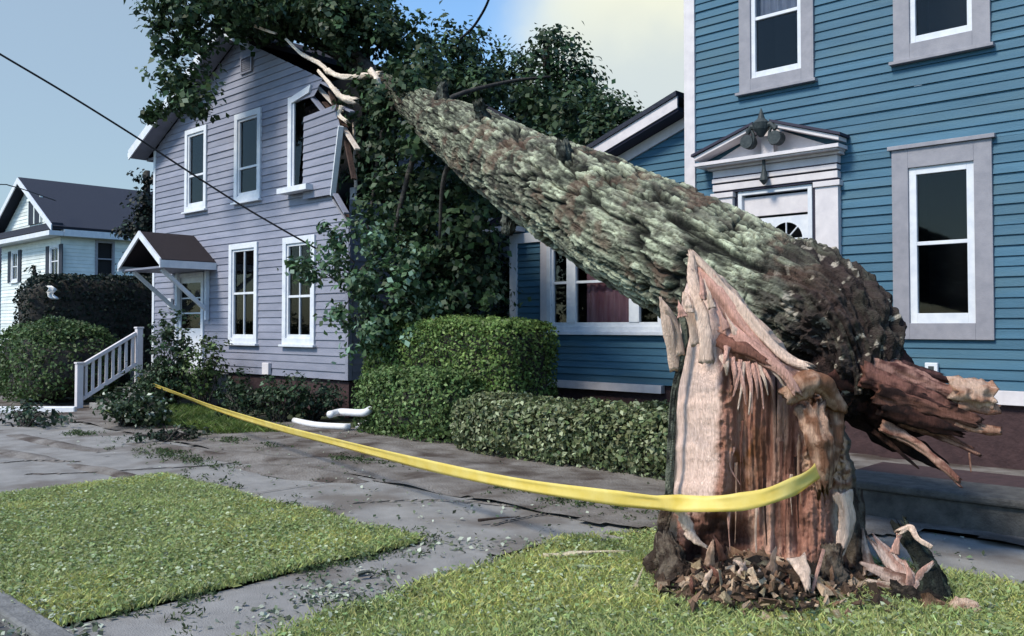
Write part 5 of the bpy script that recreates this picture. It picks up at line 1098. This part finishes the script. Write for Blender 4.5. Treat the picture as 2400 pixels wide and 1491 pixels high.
sm = o.modifiers.new('thickness', 'SOLIDIFY'); sm.thickness = .0015

# ================================================================== DEBRIS
def chip(name, px, py, L, W, H, rot, colr, seed, label, cat='wood shard', tilt=0, group=None, dark=None, m=M_wood, z=.05):
    g = G(px, py, z); a = rot + YAW; d = np.array([math.cos(a) * math.cos(tilt), math.sin(a) * math.cos(tilt), math.sin(tilt)])
    p = [g - d * L / 2 * (1 if not tilt else .1), g + rng.normal(size=3) * .01, g + d * L / 2 * (1 if not tilt else 1.9)]
    o = splinter(p, W, W * .15, name, None, colr, H / W, seed, n=16, m=m, label=label, cat=cat, group=group, jag=.35, flat_dir=(0, 0, 1) if not tilt else None, dark=dark)
    return o
def shift_origin(o):
    me = o.data; n = len(me.vertices); co = np.empty(n * 3, np.float32); me.vertices.foreach_get('co', co); co = co.reshape(-1, 3); c = co.mean(0); c[2] = co[:, 2].min(); me.vertices.foreach_set('co', (co - c).ravel()); o.location = tuple(float(x) for x in c); me.update()
chip('wood_plank', 1378, 1298, .62, .035, .02, .25, C(226, 214, 186), 1, 'long pale split strip of wood lying on the lawn left of the stump')
chip('wood_chunk', 1436, 1262, .16, .05, .04, .0, C(170, 168, 158), 2, 'small pale chunk lying at the lawn edge behind the long strip')
chip('wood_shard', 1490, 1372, .16, .02, .015, 1.1, C(200, 190, 160), 3, 'thin upright sliver in the grass left of the stump foot', tilt=.5)
chip('wood_shard', 1395, 1330, .2, .035, .02, .4, C(150, 160, 130), 4, 'grey-green bark piece in the grass below the long strip', m=M_bark)
chip('wood_shard', 1010, 1440, .14, .02, .01, .4, C(190, 190, 150), 5, 'small pale sliver low in the middle of the front lawn')
chip('wood_shard', 860, 1345, .10, .02, .015, .2, C(90, 95, 90), 6, 'short dark stick on the path between the lawns')
chip('wood_shard', 1170, 1215, .35, .012, .012, .35, C(70, 60, 55), 7, 'thin dark stick lying on the muddy pavement in mid-photo')
chip('wood_shard', 850, 1338, .08, .025, .015, .1, C(200, 198, 190), 8, 'little white flake on the path')
# big shards right of the stump
SH = lambda L_, w0, w1, c, sd, label, nm='wood_shard', cat='wood shard', th=.25, m=M_wood, dk=None, **kw: splinter([D(*p) for p in L_], w0, w1, nm, None, c, th, sd, label=label, cat=cat, m=m, dark=dk, **kw)
SH([(2040, 1345, 5.45), (2030, 1290, 5.5), (2022, 1240, 5.55)], .040, .006, PALE, 201, 'pale upright splinter tight against the right foot of the stump', dk=C(150, 120, 105))
SH([(2125, 1365, 5.35), (2090, 1320, 5.4), (2052, 1272, 5.45)], .075, .030, C(232, 206, 196), 202, 'broad pale pink slab leaning left beside the dark bark chunk', dk=C(190, 150, 138))
SH([(2120, 1375, 5.3), (2070, 1345, 5.35), (2030, 1328, 5.4)], .045, .02, C(206, 182, 172), 203, 'pale slab half under the broad pink slab', dk=C(130, 100, 90))
SH([(2125, 1385, 5.25), (2075, 1372, 5.25), (2035, 1362, 5.28)], .035, .012, C(216, 196, 180), 204, 'thin pale strip lowest among the shards right of the stump', dk=C(130, 100, 90))
SH([(2150, 1385, 5.15), (2158, 1350, 5.13), (2185, 1322, 5.12)], .045, .012, C(232, 206, 196), 205, 'pale torn flap at the front of the dark bark chunk', dk=C(190, 150, 138))
SH([(2135, 1375, 5.14), (2132, 1345, 5.12), (2122, 1318, 5.14)], .03, .008, PINK, 206, 'small pink upright sliver in front of the dark bark chunk')
SH([(2200, 1460, 5.05), (2188, 1380, 5.12), (2165, 1310, 5.2), (2120, 1240, 5.3)], .085, .04, C(60, 66, 58), 81, 'dark mossy chunk of bark standing upright right of the stump', 'bark_chunk', 'bark chunk', .5, M_bark, C(30, 32, 30), jag=.5)
SH([(2182, 1282, 5.12), (2150, 1262, 5.14), (2134, 1236, 5.18), (2108, 1246, 5.2)], .016, .014, PALE, 82, 'pale torn lip of wood crowning the dark bark chunk', th=.6, jag=.8)
SH([(2098, 1296, 5.2), (2104, 1268, 5.2), (2112, 1244, 5.22)], .022, .012, PINK, 83, 'pink splinter on the left side of the dark bark chunk', jag=.6)
SH([(2170, 1440, 4.98), (2240, 1462, 4.92), (2310, 1484, 4.86)], .085, .05, C(150, 118, 98), 84, 'flat brown slab of bark in the grass at the lower right', 'wood_chunk', 'wood chunk', .3, dk=C(96, 76, 60))
SH([(2232, 1428, 4.95), (2275, 1422, 4.92), (2300, 1450, 4.88)], .04, .035, C(206, 178, 158), 85, 'pale curled piece of wood on the brown slab at the lower right', 'wood_chunk', 'wood chunk', .5, dk=C(150, 116, 98), jag=.7)
SH([(2100, 1400, 5.15), (2140, 1408, 5.1), (2185, 1425, 5.05)], .07, .05, C(70, 62, 54), 86, 'low dark lump of bark at the foot of the upright chunk', 'bark_chunk', 'bark chunk', .6, M_bark, C(36, 32, 30), jag=.6)
# rubble of rotten wood round the stump's foot (nobody could count it)
vs = []; fs = []; ts = []; off = 0
for k in range(4200):
    px = rng.normal(1780, 130) if k % 5 else rng.uniform(1560, 2200); py = 1395 + rng.normal() * 14 - abs(px - 1780) * .07 + (rng.random() < .12) * rng.uniform(0, 60)
    if px < 1545 or px > 2230: continue
    h = max(0, .2 - abs(px - 1780) / 1500) * rng.random() ** 1.5; g = G(px, py + 0) + (0, 0, .03 + h)
    s = rng.uniform(.006, .024) * rng.choice([1, 1, 1.8], p=[.5, .35, .15]); d = rng.normal(size=(8, 3)) * s * .9
    sg_ = np.array([(x, y, z) for x in (-1, 1) for y in (-1, 1) for z in (-1, 1)], float) * s * np.array([rng.uniform(.8, 2.4), rng.uniform(.4, 1.0), rng.uniform(.15, .5)]) + d * .5
    an_ = rng.uniform(0, 6.28); rm = np.array(Matrix.Rotation(an_, 3, Vector(rng.normal(size=3)).normalized())); p = sg_ @ rm.T + g
    vs.append(p); fs += [tuple(off + i for i in f) for f in ((0, 1, 3, 2), (4, 6, 7, 5), (0, 4, 5, 1), (2, 3, 7, 6), (0, 2, 6, 4), (1, 5, 7, 3))]; off += 8
    c0 = [C(205, 180, 155), C(140, 112, 92), C(96, 78, 66), C(62, 52, 46), C(178, 160, 132)][rng.choice(5, p=[.14, .22, .26, .28, .10])]; ts.append(np.repeat(c0[None] * rng.uniform(.7, 1.2), 8, 0))
rawmesh('wood_rubble', np.vstack(vs), fs, M_wood, None, False, np.vstack(ts), label='crumbled rotten wood chips heaped round the foot of the stump', cat='wood rubble', kind='stuff')
# leaves, twigs and chips blown over lawns and pavement
P_ = []; 
for (px, py, sx, sy, n) in ((760, 1385, 60, 16, 200), (1020, 1275, 50, 10, 90), (870, 1340, 50, 16, 60), (620, 1440, 60, 16, 60), (1180, 1270, 80, 12, 80), (700, 1105, 90, 14, 120), (350, 1025, 120, 9, 160), (60, 1450, 60, 25, 140), (150, 1475, 60, 15, 80), (1300, 1190, 200, 30, 130), (700, 1050, 300, 25, 160), (900, 1180, 350, 40, 140), (1900, 1440, 260, 25, 70), (2200, 1290, 100, 40, 50), (1000, 1400, 600, 60, 50), (450, 1280, 300, 80, 140), (820, 1030, 90, 14, 120)):
    a = rng.normal(px, sx, n); b = rng.normal(py, sy, n)
    for x, y in zip(a, b):
        if y > 985 and y < 1500: P_.append(G(x, y, .02 + .03 * rng.random()))
P_ = np.array(P_); on = inpoly(P_[:, 0], P_[:, 1], GL) | inpoly(P_[:, 0], P_[:, 1], GR); P_[:, 2] = np.where(on, .06, .022)
v, f = leaves(P_, rng.normal(size=(len(P_), 3)) * .5 + (0, 0, 1), .036, .6, .6)
rawmesh('leaf_litter', v, f, M_leaf, None, False, np.repeat(leafcol(len(P_), (.11, .14, .09), .5, (.40, .44, .36), .35), 4, 0), label='torn leaves and small litter strewn over lawn and pavement', cat='leaf litter', kind='stuff')
# scrap caught in the hedge
g = D(122, 688, 20.4); th = np.linspace(0, 1, 8)
v = []; 
for i in range(8):
    for j in range(6): v.append(g + cr * ((j - 2.5) * .035 + .05 * math.sin(i) + (i - 4) * .02) + cu * ((4 - i) * .045) + cf * .05 * math.sin(i * 1.7 + j * 2.1))
o = rawmesh('white_scrap', np.array(v), grid_faces(8, 6), M_pipe, None, True, label='small crumpled white scrap caught on the dark hedge', cat='scrap'); o.modifiers.new('thickness', 'SOLIDIFY').thickness = .004
